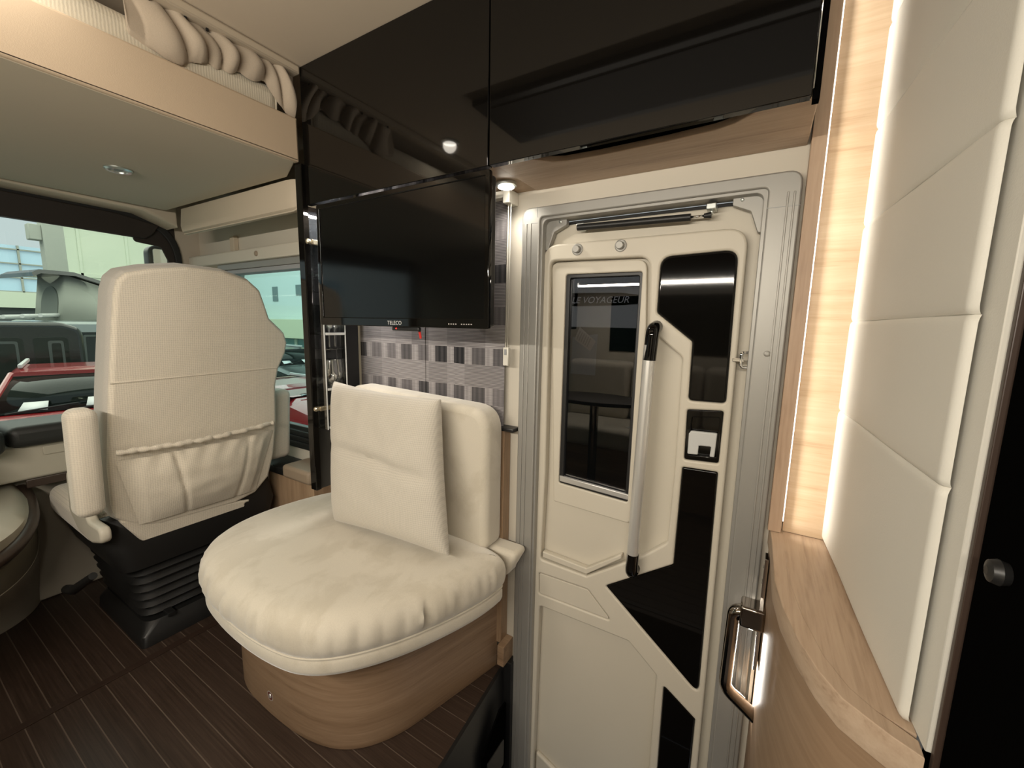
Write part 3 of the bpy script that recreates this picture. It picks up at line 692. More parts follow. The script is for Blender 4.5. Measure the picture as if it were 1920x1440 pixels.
# ================================================================== CAB SEAT (seen from behind)
seat = thing('cab_seat', (.7, 2.0, 0), 'high backed cream ribbed cab seat on a black pedestal, seen from behind', 'seat')
SO = [(0.4661,0.7471),(0.4744,0.8327),(0.4853,0.8756),(0.5092,0.9025),(0.5735,0.9236),(0.6763,0.942),(0.7924,0.94),(0.8817,0.9145),(0.926,0.8774),(0.945,0.8258),(0.9646,0.7659),(1.026,0.7082),(1.041,0.6618),(1.034,0.6152),(1.005,0.5466),(0.994,0.4767),(0.998,0.3111),(0.9876,0.1629),(0.9647,0.0596),(0.9052,-0.0019),(0.8189,-0.0218),(0.5655,-0.0083),(0.5137,0.0064),(0.4661,0.0402),(0.44,0.0699),(0.4308,0.1232),(0.4291,0.2583),(0.4456,0.5094)]
plate('back_shell', 'S', -.004, rounded(SO, .015, 3), .125, 'seat_edge', seat, bev=.028, bres=4, ang=60)
plate('back_cover', 'S', .006, rounded(inset(SO, .008), .015, 3), .03, 'seat_rib', seat, bev=.012, bres=3, ang=60)
P0, P1 = [(0.456,0.5462),(0.9875,0.5562)]
tube('piping', [frameM('S', .0065) @ Vector((P0[0]+(P1[0]-P0[0])*k/10, P0[1]+(P1[1]-P0[1])*k/10, 0)) for k in range(11)], .0026, 'seat_rib_y', seat, n=8)
# map pocket with elasticated hem
PK = [(0.4532,0.2814),(0.9705,0.2807),(0.8989,0.0226),(0.5049,0.028)]
def pk_fn(uu, vv):
    a = Vector(PK[0])*(1-uu)+Vector(PK[1])*uu; b = Vector(PK[3])*(1-uu)+Vector(PK[2])*uu
    p = a*(1-vv)+b*vv
    bul = .004+.040*(math.sin(PI*min(1, max(0, uu)))**.5)*(math.sin(PI*(.10+.88*vv))**.8)
    wr = .0035*math.sin(uu*46+3*math.sin(vv*5))*math.exp(-vv*5)+.004*noise.noise(Vector((uu*5, vv*6, 1)))*math.sin(PI*vv)
    crease = -.010*math.exp(-((uu-.30-.06*vv)/.018)**2)*(1-.3*vv)-.006*math.exp(-((uu-.80)/.02)**2)*(vv > .02)
    edge = min(uu, 1-uu)*12; edge = min(1, edge)
    return frameM('S', .010) @ Vector((p.x, p.y, (bul+wr+crease)*edge))
pk_ = link('map_pocket', grid_mesh(pk_fn, 70, 26), 'seat_rib', seat)
hm = []
H0, H1 = [(0.4525,0.3173),(0.9601,0.3194)]
for k in range(49):
    t = k/48
    hm.append(frameM('S', .028+.012*math.sin(PI*t)+.003*math.sin(t*44)) @ Vector((H0[0]+(H1[0]-H0[0])*t, H0[1]+(H1[1]-H0[1])*t-.008*math.sin(PI*t), 0)))
tube('elastic_hem', hm, [.009+.0022*math.sin(k*2.1)+.001*math.sin(k*5.3) for k in range(49)], 'seat_rib_y', pk_, n=10)
FL = [(0.4531,0.0582),(0.8829,-0.0215),(0.8568,-0.0316),(0.861,-0.0484),(0.8185,-0.0563),(0.5142,-0.0515)]
plate('lower_flap', 'S', .004, rounded(FL, .006), .03, 'seat_rib', seat, bev=.006)
# armrests folded up along the backrest
def armrest(x0, x1, y0, y1, z0, z1, tilt):
    bm = bmesh.new(); box_bm(bm, x0, x1, y0, y1, z0, z1, .028, 5)
    for v in bm.verts: v.co.y -= (v.co.z-z0)*tilt
    o = link('armrest', bm_mesh(bm, ang=60), 'seat_rib_y', seat); return o
AL = [(0.3469,0.9235),(0.4241,0.9307),(0.4028,0.5515),(0.3181,0.6141)]
armrest(.342, .412, 1.745, 1.835, .575, .925, .10)
AR = [(1.1,0.8961),(0.9966,0.5466)]
armrest(.955, 1.088, 1.86, 1.96, .565, .890, .10)
box('seat_cushion', .40, 1.03, 1.93, 2.44, .40, .52, 'seat_rib_y', seat, bev=.04, seg=4)
# cream plastic side cheek and lever
plate('side_cheek', 'X', .392, rounded([(1.78, .520), (1.775, .470), (1.88, .440), (2.02, .448), (2.10, .50), (2.08, .66), (1.95, .66), (1.90, .515)], .03), .03, 'door_plastic', seat, bev=.01)
tube('recline_lever', [(.375, 1.83, .35), (.35, 1.95, .27), (.345, 2.02, .25)], [.012, .016, .014], 'black_plastic', seat, n=10)
# pedestal: bellows base
def ring(x0, x1, y0, y1, z, rr=.06):
    return [(x, y, z) for x, y in rounded([(x0, y0), (x1, y0), (x1, y1), (x0, y1)], rr, 4)]
loft('seat_frame', [ring(.45, .97, 1.845, 2.42, .30), ring(.42, 1.0, 1.84, 2.44, .40), ring(.43, .99, 1.86, 2.42, .50)], 'black_plastic', seat)
bel = []
for k in range(13):
    z = .07+.018*k; o_ = .018 if k % 2 else 0; g_ = .010*k*.25
    bel.append(ring(.52-g_-o_, .90+g_+o_, 1.90-g_-o_, 2.34+g_+o_, z))
loft('bellows', bel, 'black_plastic', seat, ang=20)
loft('base_plinth', [ring(.475, .99, 1.83, 2.30, .001, .02), ring(.478, .985, 1.835, 2.295, .04, .02), ring(.50, .96, 1.86, 2.30, .075, .05)], 'black_plastic', seat)
for k in range(2): box('slide_rail', .56+.2*k, .585+.2*k, 1.838, 2.28, .075, .09, 'black_plastic', seat, bev=.002)

# small taupe storage box between seat and wall
ab = thing('storage_box', (1.08, 1.75, 0), 'taupe storage box with a lid on the floor behind the cab seat', 'box')
box('body', 1.02, 1.14, 1.60, 2.02, .001, .50, 'wood_z', ab, bev=.004)
box('lid', 1.00, 1.14, 1.60, 1.80, .50, .56, 'brown_taupe', ab, bev=.015, seg=3)
box('rear_tray', 1.01, 1.14, 1.80, 2.03, .50, .535, 'black_plastic', ab, bev=.006)

# ================================================================== BENCH SEAT
bench = thing('bench_seat', (.85, 1.1, 0), 'single bench seat with walnut base and cream suede cushions against the wall', 'bench')
BP = [(1.112, .708), (.765, .800), (.655, .84), (.585, .99), (.578, 1.21), (.595, 1.40), (.655, 1.50), (1.112, 1.53)]
BPr = rounded(BP, [.005, .02, .10, .10, .2, .08, .06, .005], 8)
def chaikin0(p, it=3):
    for _ in range(it):
        o_ = []
        for i in range(len(p)):
            a = Vector(p[i]); b = Vector(p[(i+1) % len(p)]); o_ += [tuple(a*.75+b*.25), tuple(a*.25+b*.75)]
        p = o_
    return p
BASE = chaikin0([(1.112, .708), (1.112, .707), (.87, .772), (.73, .812), (.63, .895), (.588, 1.03), (.582, 1.21), (.592, 1.38), (.66, 1.49), (1.112, 1.53), (1.1125, 1.52)], 4)
plate('base', 'Z', .345, BASE, .344, 'wood_h', bench, bev=.002)
back_b = box('back_board', 1.114, 1.148, .715, 1.56, .10, .575, 'wood_y', bench, bev=.002)
box('side_upright', 1.108, 1.148, .690, .714, .095, .858, 'wood_z', bench, bev=.0015)
box('foot_block', 1.085, 1.148, .664, .690, .03, .105, 'wood_y', bench, bev=.0015)
def dense(poly, step=.012):
    out = []
    for i in range(len(poly)):
        a = Vector(poly[i]); b = Vector(poly[(i+1) % len(poly)]); n = max(1, int((b-a).length/step))
        for k in range(n): out.append(a+(b-a)*k/n)
    return out
CP = rounded([(1.045, .628), (.90, .632), (.64, .722), (.475, .90), (.468, 1.20), (.50, 1.42), (.66, 1.565), (1.06, 1.50)], [.03, .06, .16, .16, .2, .14, .10, .04], 8)
def chaikin(p, it=3):
    for _ in range(it):
        o_ = []
        for i in range(len(p)):
            a = Vector(p[i]); b = Vector(p[(i+1) % len(p)]); o_ += [tuple(a*.75+b*.25), tuple(a*.25+b*.75)]
        p = o_
    return p
CP = chaikin([(1.05, .618), (.94, .620), (.81, .655), (.64, .730), (.505, .845), (.472, 1.0), (.475, 1.22), (.505, 1.39), (.61, 1.515), (.80, 1.555), (1.06, 1.495), (1.07, 1.40)], 4)
cp = dense(CP)
if sum(cp[i-1].x*cp[i].y-cp[i].x*cp[i-1].y for i in range(len(cp))) < 0: cp = cp[::-1]
def offs(d):
    n = len(cp); out = []
    for i in range(n):
        t = (cp[(i+3) % n]-cp[i-3]); nn = Vector((-t.y, t.x)).normalized(); out.append(cp[i]+nn*d)
    return out
cen = sum((p for p in cp), Vector((0, 0)))/len(cp)
prof = [(.05, .347), (.018, .347), (.006, .352), (.001, .364), (.001, .385), (.004, .396), (.007, .399), (.003, .402), (-.004, .412), (-.008, .43), (-.008, .453), (-.003, .473), (.007, .488), (.022, .499), (.042, .505)]
bm = bmesh.new(); rings = []
def sup(ii, z):
    t = max(0, min(1, (z-.399)/.09)); amp = math.sin(PI*t)*.011
    p = cp[ii % len(cp)]
    if p.x > 1.0: amp *= .2
    q = noise.noise(Vector((p.x*9, p.y*9, 3.1)))
    return amp*(noise.noise(Vector((p.x*55, p.y*55, z*4)))*1.5)*(.5+.8*max(0, q+.3))
for d, z in prof:
    o_ = offs(d); rr = []
    for i, p in enumerate(o_):
        q = sup(i, z); dirn = (p-cen).normalized(); rr.append(bm.verts.new((p.x+dirn.x*q, p.y+dirn.y*q, z+q*.4)))
    rings.append(rr)
last = offs(.042)
for s_, z in ((.86, .508), (.7, .510), (.5, .511), (.25, .511)):
    rings.append([bm.verts.new((cen.x+(p.x-cen.x)*s_, cen.y+(p.y-cen.y)*s_, z+.002*noise.noise(Vector((p.x*3, p.y*3, s_*2))))) for p in last])
n = len(cp)
for a, b in zip(rings, rings[1:]):
    for k in range(n): bm.faces.new((a[k], a[(k+1) % n], b[(k+1) % n], b[k]))
bm.faces.new(rings[-1]); bm.faces.new(rings[0][::-1])
sc_ = link('seat_cushion', bm_mesh(bm, ang=80), 'suede', bench)
pr = offs(.003); tube('piping', [(p.x, p.y, .3985) for p in pr]+[(pr[0].x, pr[0].y, .3985)], .0032, 'suede_plain', sc_, n=6)
# bolster strip behind the cushion
bm = bmesh.new(); box_bm(bm, 1.045, 1.118, .602, 1.50, .398, .488, .016, 3)
for v in bm.verts:
    if v.co.z < .42 and v.co.y < .9: v.co.y += .03
link('bolster', bm_mesh(bm, ang=60), 'suede_plain', bench)
# backrest cushion
bk = plate('backrest', 'X', 1.005, rounded([(.688, .482), (.688, .945), (1.33, .968), (1.33, .482)], [.035, .085, .06, .03], 8), .10, 'suede', bench, bev=.026, bres=5, ang=70)
# airline style sticker on base front
st_ = lathe('floor_socket', [(.019, 0), (.019, .002), (.014, .003), (.014, .002), (.007, .0025), (.006, .004)], (.5865, 1.19, .065), 'alu_bright', bench, axis='X', n=20)
lathe('socket_core', [(.0125, 0), (.0125, .0012)], (.5848, 1.19, .065), mat('dark_red_brown', (.14, .05, .04), .5), st_, axis='X', n=18)
rl = tag(box('table_rail', 1.105, 1.149, .655, .735, .858, .870, 'black_plastic', bev=.003), 'small black rail end on the wall beside the bench backrest', 'rail')

# throw pillow
PC = [Vector(p) for p in ((.945, 1.318, .985), (.950, .822, .972), (.868, .722, .535), (.850, 1.212, .517))]   # TL TR BR BL
def pil(uu, vv, side):
    uu = .5+.5*math.sin((uu-.5)*PI); vv = .5+.5*math.sin((vv-.5)*PI)
    a = uu*2-1; b = vv*2-1
    p = (PC[0]*(1-uu)+PC[1]*uu)*(1-vv)+(PC[3]*(1-uu)+PC[2]*uu)*vv
    nrm = (PC[1]-PC[0]).cross(PC[3]-PC[0]).normalized()
    if nrm.x > 0: nrm = -nrm
    e = (1-abs(a)**3.2)*(1-abs(b)**3.0); th = .066*max(0, e)**.34
    cy_ = .02-.16*a*(a > 0)*.9+.05*math.sin(a*3)
    cr = -.022*math.exp(-((b+.02-.16*max(0, a)+.06*abs(a-.1))/.07)**2)*(1-.2*abs(a))*(max(0, 1-abs(a)**4))
    cr2 = .006*noise.noise(Vector((a*3.5, b*3.5, side*4)))*e+.0035*math.sin(a*17+2*b)*math.exp(-((b+.72)/.25)**2)*e
    off = (th+cr*(1 if side > 0 else .2)+cr2)*(1 if side > 0 else -.55)
    pull = .020*(abs(a)**2)*(1-abs(b)**2)*(-1 if a > 0 else 1)*.45; pull2 = .028*(1-a*a)*(b*b)*(-1 if b > 0 else 1)*.4
    return p+nrm*off+(PC[1]-PC[0]).normalized()*pull+(PC[3]-PC[0]).normalized()*pull2
bm = bmesh.new()
for sd in (1, -1):
    me = grid_mesh(lambda a_, b_: pil(a_, b_, sd), 48, 48); bm.from_mesh(me); bpy.data.meshes.remove(me)
bmesh.ops.remove_doubles(bm, verts=bm.verts, dist=.0004)
pw = tag(link('throw_pillow', bm_mesh(bm, ang=80), 'pillow'), 'square cream woven pillow leaning on the bench backrest', 'pillow')

# ================================================================== CURVED SHELF END, LIT NICHE, PADDING
SZ = .725
fe = [(1.148, -.055), (1.069, -.059), (.96, -.060), (.893, -.061), (.811, -.071), (.729, -.0895), (.672, -.110), (.636, -.131), (.616, -.156), (.602, -.175), (.589, -.199)]
be = [(.613, -.200), (.624, -.185), (.637, -.166), (.662, -.143), (.712, -.120), (.800, -.100), (.894, -.0875), (.96, -.0855), (1.09, -.085), (1.148, -.082)]
cab_ = thing('curved_cabinet', (.9, -.12, 0), 'curved walnut half-height cabinet to the right of the entrance door', 'cabinet')
plate('rim', 'Z', SZ, fe+be, .045, 'wood_light', cab_, bev=.0015)
# curved front panel
bm = bmesh.new()
fe2 = [(x, y-.004) for x, y in fe]
T = [bm.verts.new((x, y, SZ-.045)) for x, y in fe2]; B = [bm.verts.new((x, y, -.30)) for x, y in fe2]
T2 = [bm.verts.new((x+.004, y-.018, SZ-.045)) for x, y in fe2]; B2 = [bm.verts.new((x+.004, y-.018, -.30)) for x, y in fe2]
for a, b in ((T, B), (B, B2), (B2, T2), (T2, T)):
    for k in range(len(fe)-1): bm.faces.new((a[k], a[k+1], b[k+1], b[k]))
bm.faces.new((T[0], B[0], B2[0], T2[0])); bm.faces.new((T[-1], B[-1], B2[-1], T2[-1]))
link('front_panel', bm_mesh(bm), 'wood_h', cab_)
plate('shelf_top', 'Z', SZ-.0004, [(1.148, -.08), (1.09, -.083), (.96, -.083), (.894, -.085), (.800, -.097), (.712, -.117), (.662, -.14), (.640, -.160), (.622, -.20), (1.148, -.20)], .02, 'wood_light', cab_)
# upright at the wall and lit niche wall
up_ = thing('wall_upright', (1.13, -.06, SZ), 'tall walnut upright with an LED strip on the wall between door and padding', 'panel')
box('post', 1.116, 1.149, -.078, -.051, SZ+.001, 2.019, 'wood_light_z', up_, bev=.0015)
box('niche_side', 1.133, 1.149, -.190, -.081, SZ+.001, 2.019, 'wood_niche', up_, bev=0)
box('led_strip', 1.1185, 1.1215, -.0805, -.0785, SZ+.03, 2.01, 'led_emit', up_, bev=0)
lamp('niche_led_glow', 'AREA', (1.112, -.082, 1.37), .62, (1, .95, .86), .006, 1.26, target=(1.112, -.17, 1.37)).data.spread = math.radians(115)
# padded wall covering with horizontal seams, on a backing board, turned a little off the shelf line
pad = thing('upholstered_divider', (.88, -.19, SZ), 'off-white leather divider with stitched horizontal seams above the curved shelf', 'divider')
PR = Matrix.Translation((1.133, -.157, 0)) @ Matrix.Rotation(math.radians(3.2), 4, 'Z')
def padbox(name, d0, d1, y0, y1, z0, z1, material):
    bm = bmesh.new(); box_bm(bm, -d1, -d0, y0, y1, z0, z1, .001, 1); me = bm_mesh(bm); me.transform(PR); return link(name, me, material, pad)
padbox('backing', 0, .536, -.030, -.014, SZ+.001, 2.015, 'pad_leather')
zs = [SZ+.002, 1.028, 1.2205, 1.4135, 1.60, 1.79, 2.016]
for za, zb in zip(zs, zs[1:]):
    def fn(uu, vv, za=za, zb=zb):
        Wd = .502; roll = .007
        d = uu*(Wd+.02) if uu < .9 else (Wd+.02)*.9+(uu-.9)*10*(Wd*.1-.0)
        d = uu*Wd; y = 0
        if d > Wd-roll: k = (d-(Wd-roll))/roll; d = Wd-roll+roll*math.sin(k*PI/2); y = -roll*(1-math.cos(k*PI/2))
        z = za+(zb-za)*vv; e = min(z-za, zb-z)
        if e < .010: q = 1-e/.010; y -= .0035*q*q; d -= .004*q*q*(uu > .8)
        return PR @ Vector((-d, y+.0006*math.sin(uu*9+za*20), z))
    def warp(t):      # more columns near the rolled edge, more rows near the seams
        return t
    us = [k/14*.94 for k in range(15)]+[.94+.06*k/8 for k in range(1, 9)]
    vsx = [0, .006, .014, .025, .045, .2, .5, .8, .955, .975, .986, .994, 1]
    bm = bmesh.new(); g = [[bm.verts.new(fn(a_, b_)) for b_ in vsx] for a_ in us]
    for a_ in range(len(us)-1):
        for b_ in range(len(vsx)-1): bm.faces.new((g[a_][b_], g[a_+1][b_], g[a_+1][b_+1], g[a_][b_+1]))
    # close back
    rim = [q[0] for q in g]+g[-1][1:]+[q[-1] for q in g[::-1]][1:]+g[0][::-1][1:-1]
    bk_ = [bm.verts.new(v.co+Vector((.0, -.017 if v.co.x > .66 else -.001, 0))) for v in rim]
    for k in range(len(rim)): bm.faces.new((rim[k], rim[(k+1) % len(rim)], bk_[(k+1) % len(rim)], bk_[k]))
    me = bm_mesh(bm, ang=70)
    for p in me.polygons: p.use_smooth = True
    link('pad', me, 'pad_leather', pad)
# grab handle and switch strip beside the door
hx = 1.075
HP = [(hx, -.066, .527), (hx, .0, .527), (hx, .004, .31), (hx, -.066, .262)]
bm = bmesh.new(); pa = arc_path(HP, .02, 6); 
for k, p in enumerate(pa): pass
tube_bm(bm, pa, .0145, 14)
for v in bm.verts: v.co.x = hx+(v.co.x-hx)*1.25
hd = link('grab_handle', bm_mesh(bm, ang=50), 'dark_chrome', cab_); hd['label'] = 'dark chrome grab handle'
box('upper_mount', hx-.026, hx+.026, -.064, -.012, .500, .553, 'dark_chrome', hd, bev=.006, seg=3)
ss = thing('switch_strip', (1.13, -.055, .5), 'narrow black glass strip with chrome edges beside the grab handle', 'switch panel')
box('strip', 1.085, 1.125, -.0585, -.0525, .38, .665, 'gloss_black', ss, bev=.001)
box('edge', 1.083, 1.0855, -.059, -.051, .378, .667, 'chrome', ss, bev=.0005)
for z in (.545, .60, .64): lathe('button', [(.006, 0), (.006, .002)], (1.105, -.0525, z), 'chrome', ss, axis='Y', n=12)
# entrance step lamp
el = thing('entry_lamp', (1.13, -.058, .22), 'slim lit strip lamp low on the walnut panel by the door', 'lamp')
box('body', 1.10, 1.14, -.0575, -.052, .40, .44, 'white_plastic', el, bev=.001) if False else box('body', 1.128, 1.146, -.0575, -.050, .25, .50, 'white_plastic', el, bev=.001)
lamp('entry_glow', 'AREA', (1.118, -.040, .38), .5, (1, .96, .88), .01, .26, target=(1.05, -.062, .38))
# tall black unit at the right edge
bu = thing('tall_black_unit', (.35, -.25, 0), 'tall black unit standing at the right edge beside the padded panel', 'cabinet')
box('edge_strip', .588, .596, -.25, -.205, -.1, 2.019, 'dash_brown', bu, bev=.001)
box('door', .42, .587, -.238, -.209, -.1, 2.019, 'black_satin', bu, bev=.004)
box('door', .04, .418, -.238, -.209, -.1, 2.019, 'black_satin', bu, bev=.004)
box('carcass', .03, .72, -.75, -.239, -.1, 2.019, 'black_satin', bu, bev=0)
lathe('knob', [(.010, 0), (.012, .006), (.010, .012), (.004, .014)], (.53, -.209, .985), 'black_plastic', bu, axis='Y', n=18)

# ================================================================== DASHBOARD
ds = thing('dashboard', (.4, 2.6, 0), 'cream dashboard with black padded top below the windscreen', 'dashboard')
bm = bmesh.new(); box_bm(bm, .31, 1.13, 2.36, 2.74, .700, .786, .03, 4)
for v in bm.verts:
    if v.co.z > .74: v.co.z -= (v.co.y-2.36)*.075
link('top_pad', bm_mesh(bm), 'black_soft', ds)
bm = bmesh.new(); box_bm(bm, -1.03, .300, 2.30, 2.74, .695, .798, .03, 4)
for v in bm.verts:
    if v.co.z > .74: v.co.z -= (v.co.y-2.30)*.085
link('top_pad', bm_mesh(bm), 'black_soft', ds)
box('fascia', -1.03, 1.13, 2.40, 2.74, .565, .705, 'dash_cream', ds, bev=.012, seg=3)
box('glovebox_line', .40, .95, 2.394, 2.402, .655, .690, 'dash_cream', ds, bev=.003)
box('brown_trim', .345, 1.10, 2.392, 2.404, .535, .568, 'dash_brown', ds, bev=.003)
box('lower_panel', -1.03, 1.13, 2.52, 2.74, .001, .565, 'dash_cream', ds, bev=.01)
# centre console bulge
def cring(z, pts): return [(x, y, z) for x, y in chaikin0(pts, 3)]
CB = [(-.5, 2.74), (-.5, 2.30), (.10, 2.33), (.295, 2.40), (.39, 2.60), (.385, 2.74)]
CM = [(-.5, 2.74), (-.5, 1.95), (.12, 1.97), (.30, 2.15), (.375, 2.50), (.36, 2.74)]
CT = [(-.5, 2.74), (-.5, 1.78), (.10, 1.80), (.28, 2.00), (.35, 2.42), (.31, 2.74)]
def mix(a, b, t): return [(p[0]*(1-t)+q[0]*t, p[1]*(1-t)+q[1]*t) for p, q in zip(a, b)]
def inn(a, d): return [(p[0]-d, p[1]+d) if p[1] < 2.7 and p[0] > -.4 else p for p in a]
loft('console', [cring(.001, CB), cring(.06, mix(CB, CM, .06)), cring(.15, mix(CB, CM, .35)), cring(.28, mix(CB, CM, .9)), cring(.36, mix(CM, CT, .2)), cring(.46, mix(CM, CT, .8)), cring(.52, CT), cring(.545, inn(CT, .03)), cring(.55, inn(CT, .09))], 'dash_cream', ds, ang=60)
def edge_curve(z, t, up):
    pts = [p for p in chaikin0(mix(CM, CT, t), 3) if p[0] > -.1 and p[1] < 2.52]
    return [(p[0]+.001, p[1]-.001, z+up*max(0, min(1, (p[1]-1.85)/.6))) for p in pts]
tube('console_trim', edge_curve(.455, .85, .055), .023, 'dash_brown', ds, n=10)
lo_ = edge_curve(.285, .05, .05); hi_ = edge_curve(.400, .5, .055)
m_ = min(len(lo_), len(hi_)); bm = bmesh.new()
A_ = [bm.verts.new((p[0]+.003, p[1]-.003, p[2])) for p in lo_[:m_]]; B_ = [bm.verts.new((p[0]+.003, p[1]-.003, p[2])) for p in hi_[:m_]]
for k in range(m_-1): bm.faces.new((A_[k], A_[k+1], B_[k+1], B_[k]))
link('console_pocket', bm_mesh(bm), mat('pocket_taupe', (.20, .175, .13), .6), ds)
tube('console_pocket_edge', lo_, .005, 'dash_cream', ds, n=8)
loft('gear_tower', [[(x, y, z) for x, y in rounded([(-.35, 2.10-g), (.16-g, 2.12-g), (.25-g, 2.32), (.20-g, 2.42), (-.35, 2.42)], [.02, .10, .06, .02, .02], 6)] for z, g in ((.55, 0), (.62, .01), (.72, .03), (.76, .05))], 'mid_grey', ds, ang=60)

# ================================================================== OPPOSITE SIDE (seen in reflections)
so = thing('sofa', (-.75, .6, 0), 'taupe sofa along the opposite wall, seen only as a reflection in the door glass', 'sofa')
box('base', -1.04, -.50, -.20, 1.40, .001, .32, 'wood_y', so, bev=.004)
for k in range(2): box('seat_cushion', -1.02, -.46, -.20+.80*k, .59+.80*k, .32, .47, 'suede_plain', so, bev=.04, seg=4)
for k in range(3): box('back_cushion', -1.03, -.86, -.20+.533*k, .325+.533*k, .46, .93, 'suede_plain', so, bev=.05, seg=4)
tb = thing('dinette_table', (-.32, .95, 0), 'dark oval table in front of the opposite sofa, seen only as a reflection', 'table')
plate('tabletop', 'Z', .72, [(-.32+.20*math.cos(k*PI/16), .95+.36*math.sin(k*PI/16)) for k in range(32)], .025, 'dark_brown', tb, bev=.006)
lathe('pedestal', [(.12, 0), (.12, .012), (.035, .03), (.03, .10), (.03, .695)], (-.32, .95, .001), 'dark_chrome', tb)
ol = thing('opposite_locker', (-.85, .5, 1.6), 'gloss black locker over the opposite sofa, seen only as a reflection', 'cabinet')
box('door', -.70, -.68, -1.0, 1.38, 1.515, 2.018, 'gloss_black', ol, bev=.002)
box('carcass', -1.049, -.70, -1.0, 1.36, 1.53, 2.018, 'wood_y', ol, bev=0)
box('led_profile', -.695, -.680, -.65, 1.35, 1.507, 1.513, 'led_emit', ol, bev=0)
struct(box('window_4', -1.048, -1.042, .05, 1.10, 1.0, 1.45, 'car_glass', bev=.002))
for k, (x, y, ang_) in enumerate(((-.838, .60, .3), (-.836, .30, -.5), (-.60, .75, .7))):
    o = link('price_tag', plate_mesh('Z', 0, R_(-.03, .03, -.045, .045), .001), 'logo'); o.location = (x, y, .72-.06*k if k < 2 else .475); o.rotation_euler = (0, 1.35 if k < 2 else 0, ang_)
    tag(o, ['white paper tag on the middle of the reflected sofa back', 'white paper tag on the near part of the reflected sofa back', 'white paper tag on the seat of the reflected sofa'][k], 'tag', 'paper tags on the reflected sofa')
rh = thing('roof_hatch', (.28, .35, 2.0), 'dark framed roof hatch in the ceiling, seen only as a reflection in the black lockers', 'hatch')
box('frame', .10, .46, -.30, 1.0, 1.998, 2.0195, 'black_plastic', rh, bev=.004)
box('blind', .14, .42, -.24, .94, 1.994, 1.999, 'dark_brown', rh, bev=.001)
# ceiling spots
for x, y, lb in ((.225, 1.30, 'lit round spot in the ceiling near the bed, mirrored in the black locker'),):
    cs = thing('ceiling_spot', (x, y, 2.019), lb, 'lamp')
    lathe('ring', [(.042, 0), (.042, -.004), (.030, -.008)], (x, y, 2.0195), 'steel', cs, n=24)
    lathe('lens', [(.029, -.006), (.029, -.008), (.014, -.010)], (x, y, 2.0195), 'lamp_emit', cs, n=20)
    lamp('ceiling_spot_glow', 'SPOT', (x, y, 2.003), 3.5, WARM, .03, target=(x, y, 0), spot=155, blend=.8)

# ================================================================== OUTSIDE: showroom hall
GZ = -.95
hall_floor = mat('hall_floor_paint', (.30, .33, .32), .35)
hall_wall = mat('hall_wall_cream', (.62, .68, .56), .7)
hall_blue = mat('hall_window_panes', (.35, .50, .60), .3, emit=(.45, .62, .80), es=.35)
hall_dark = mat('hall_dark', (.05, .06, .065), .6)
hall_post = mat('hall_concrete', (.36, .38, .34), .8)
white_paint = mat('white_vehicle_paint', (.70, .72, .70), .25, spec=.5, coat=.6)
silver_paint = mat('silver_vehicle_paint', (.30, .34, .33), .25, metal=.4, coat=.6)
black_paint = mat('black_vehicle_paint', (.006, .009, .009), .22, coat=.25)
red_paint = mat('red_vehicle_paint', (.30, .012, .016), .22, coat=.8)
canvas = mat('grey_canvas', (.42, .44, .38), .8)
mat_trim = mat('dark_grey_window_trim', (.07, .085, .08), .4)
canvas_dark = mat('dark_mesh_window', (.16, .18, .16), .8)
struct(box('hall_floor', -14, 12, 2.9, 26, GZ-.05, GZ, hall_floor, bev=0))
hw = struct(box('wall_hall_back', 4.30, 12.0, 21.0, 21.2, GZ, 6, hall_wall, bev=0))
for k in range(5): box('panel_rib', 5.0+1.3*k, 5.08+1.3*k, 20.97, 21.0, GZ, 6, hall_wall, hw, bev=.005)
box('panel_rib', 4.3, 12, 20.97, 21.0, 2.6, 2.75, hall_wall, hw, bev=.005)
struct(box('wall_hall_low', -14, 4.30, 21.0, 21.2, GZ, 1.6, hall_dark, bev=0))
struct(box('trim_10', -14, 4.30, 20.8, 21.0, 1.45, 1.95, hall_wall, bev=0))
gw = struct(box('window_5', -14, 4.30, 21.1, 21.15, 1.95, 3.45, hall_blue, bev=0))
for k in range(16): box('glazing_bar', 4.2-.62*k, 4.25-.62*k, 21.02, 21.10, 1.95, 3.45, hall_post, gw, bev=0)
for k in range(4): box('glazing_bar', -8, 4.30, 21.02, 21.10, 1.95+.45*k, 1.99+.45*k, hall_post, gw, bev=0)
struct(box('trim_11', -14, 12, 3.2, 21.5, 6.0, 6.1, hall_dark, bev=0))
tr_ = struct(box('trim_12', -14, 4.30, 20.6, 21.2, 4.3, 6.0, hall_dark, bev=0))
for k in range(6): box('roof_bar', -4+1.6*k, -3.9+1.6*k, 20.0, 20.1, 3.5, 4.6, hall_dark, tr_, bev=0)
pl2 = tag(thing('concrete_pillar', (3.3, 15.5, GZ), '', ''), 'grey concrete pillar in the hall behind the pop-up camper', 'pillar')
box('shaft', 3.08, 3.46, 15.4, 15.8, GZ, 6, hall_post, pl2, bev=.02)
box('bracket', 2.86, 3.08, 15.45, 15.75, 3.05, 3.42, hall_post, pl2, bev=.02)
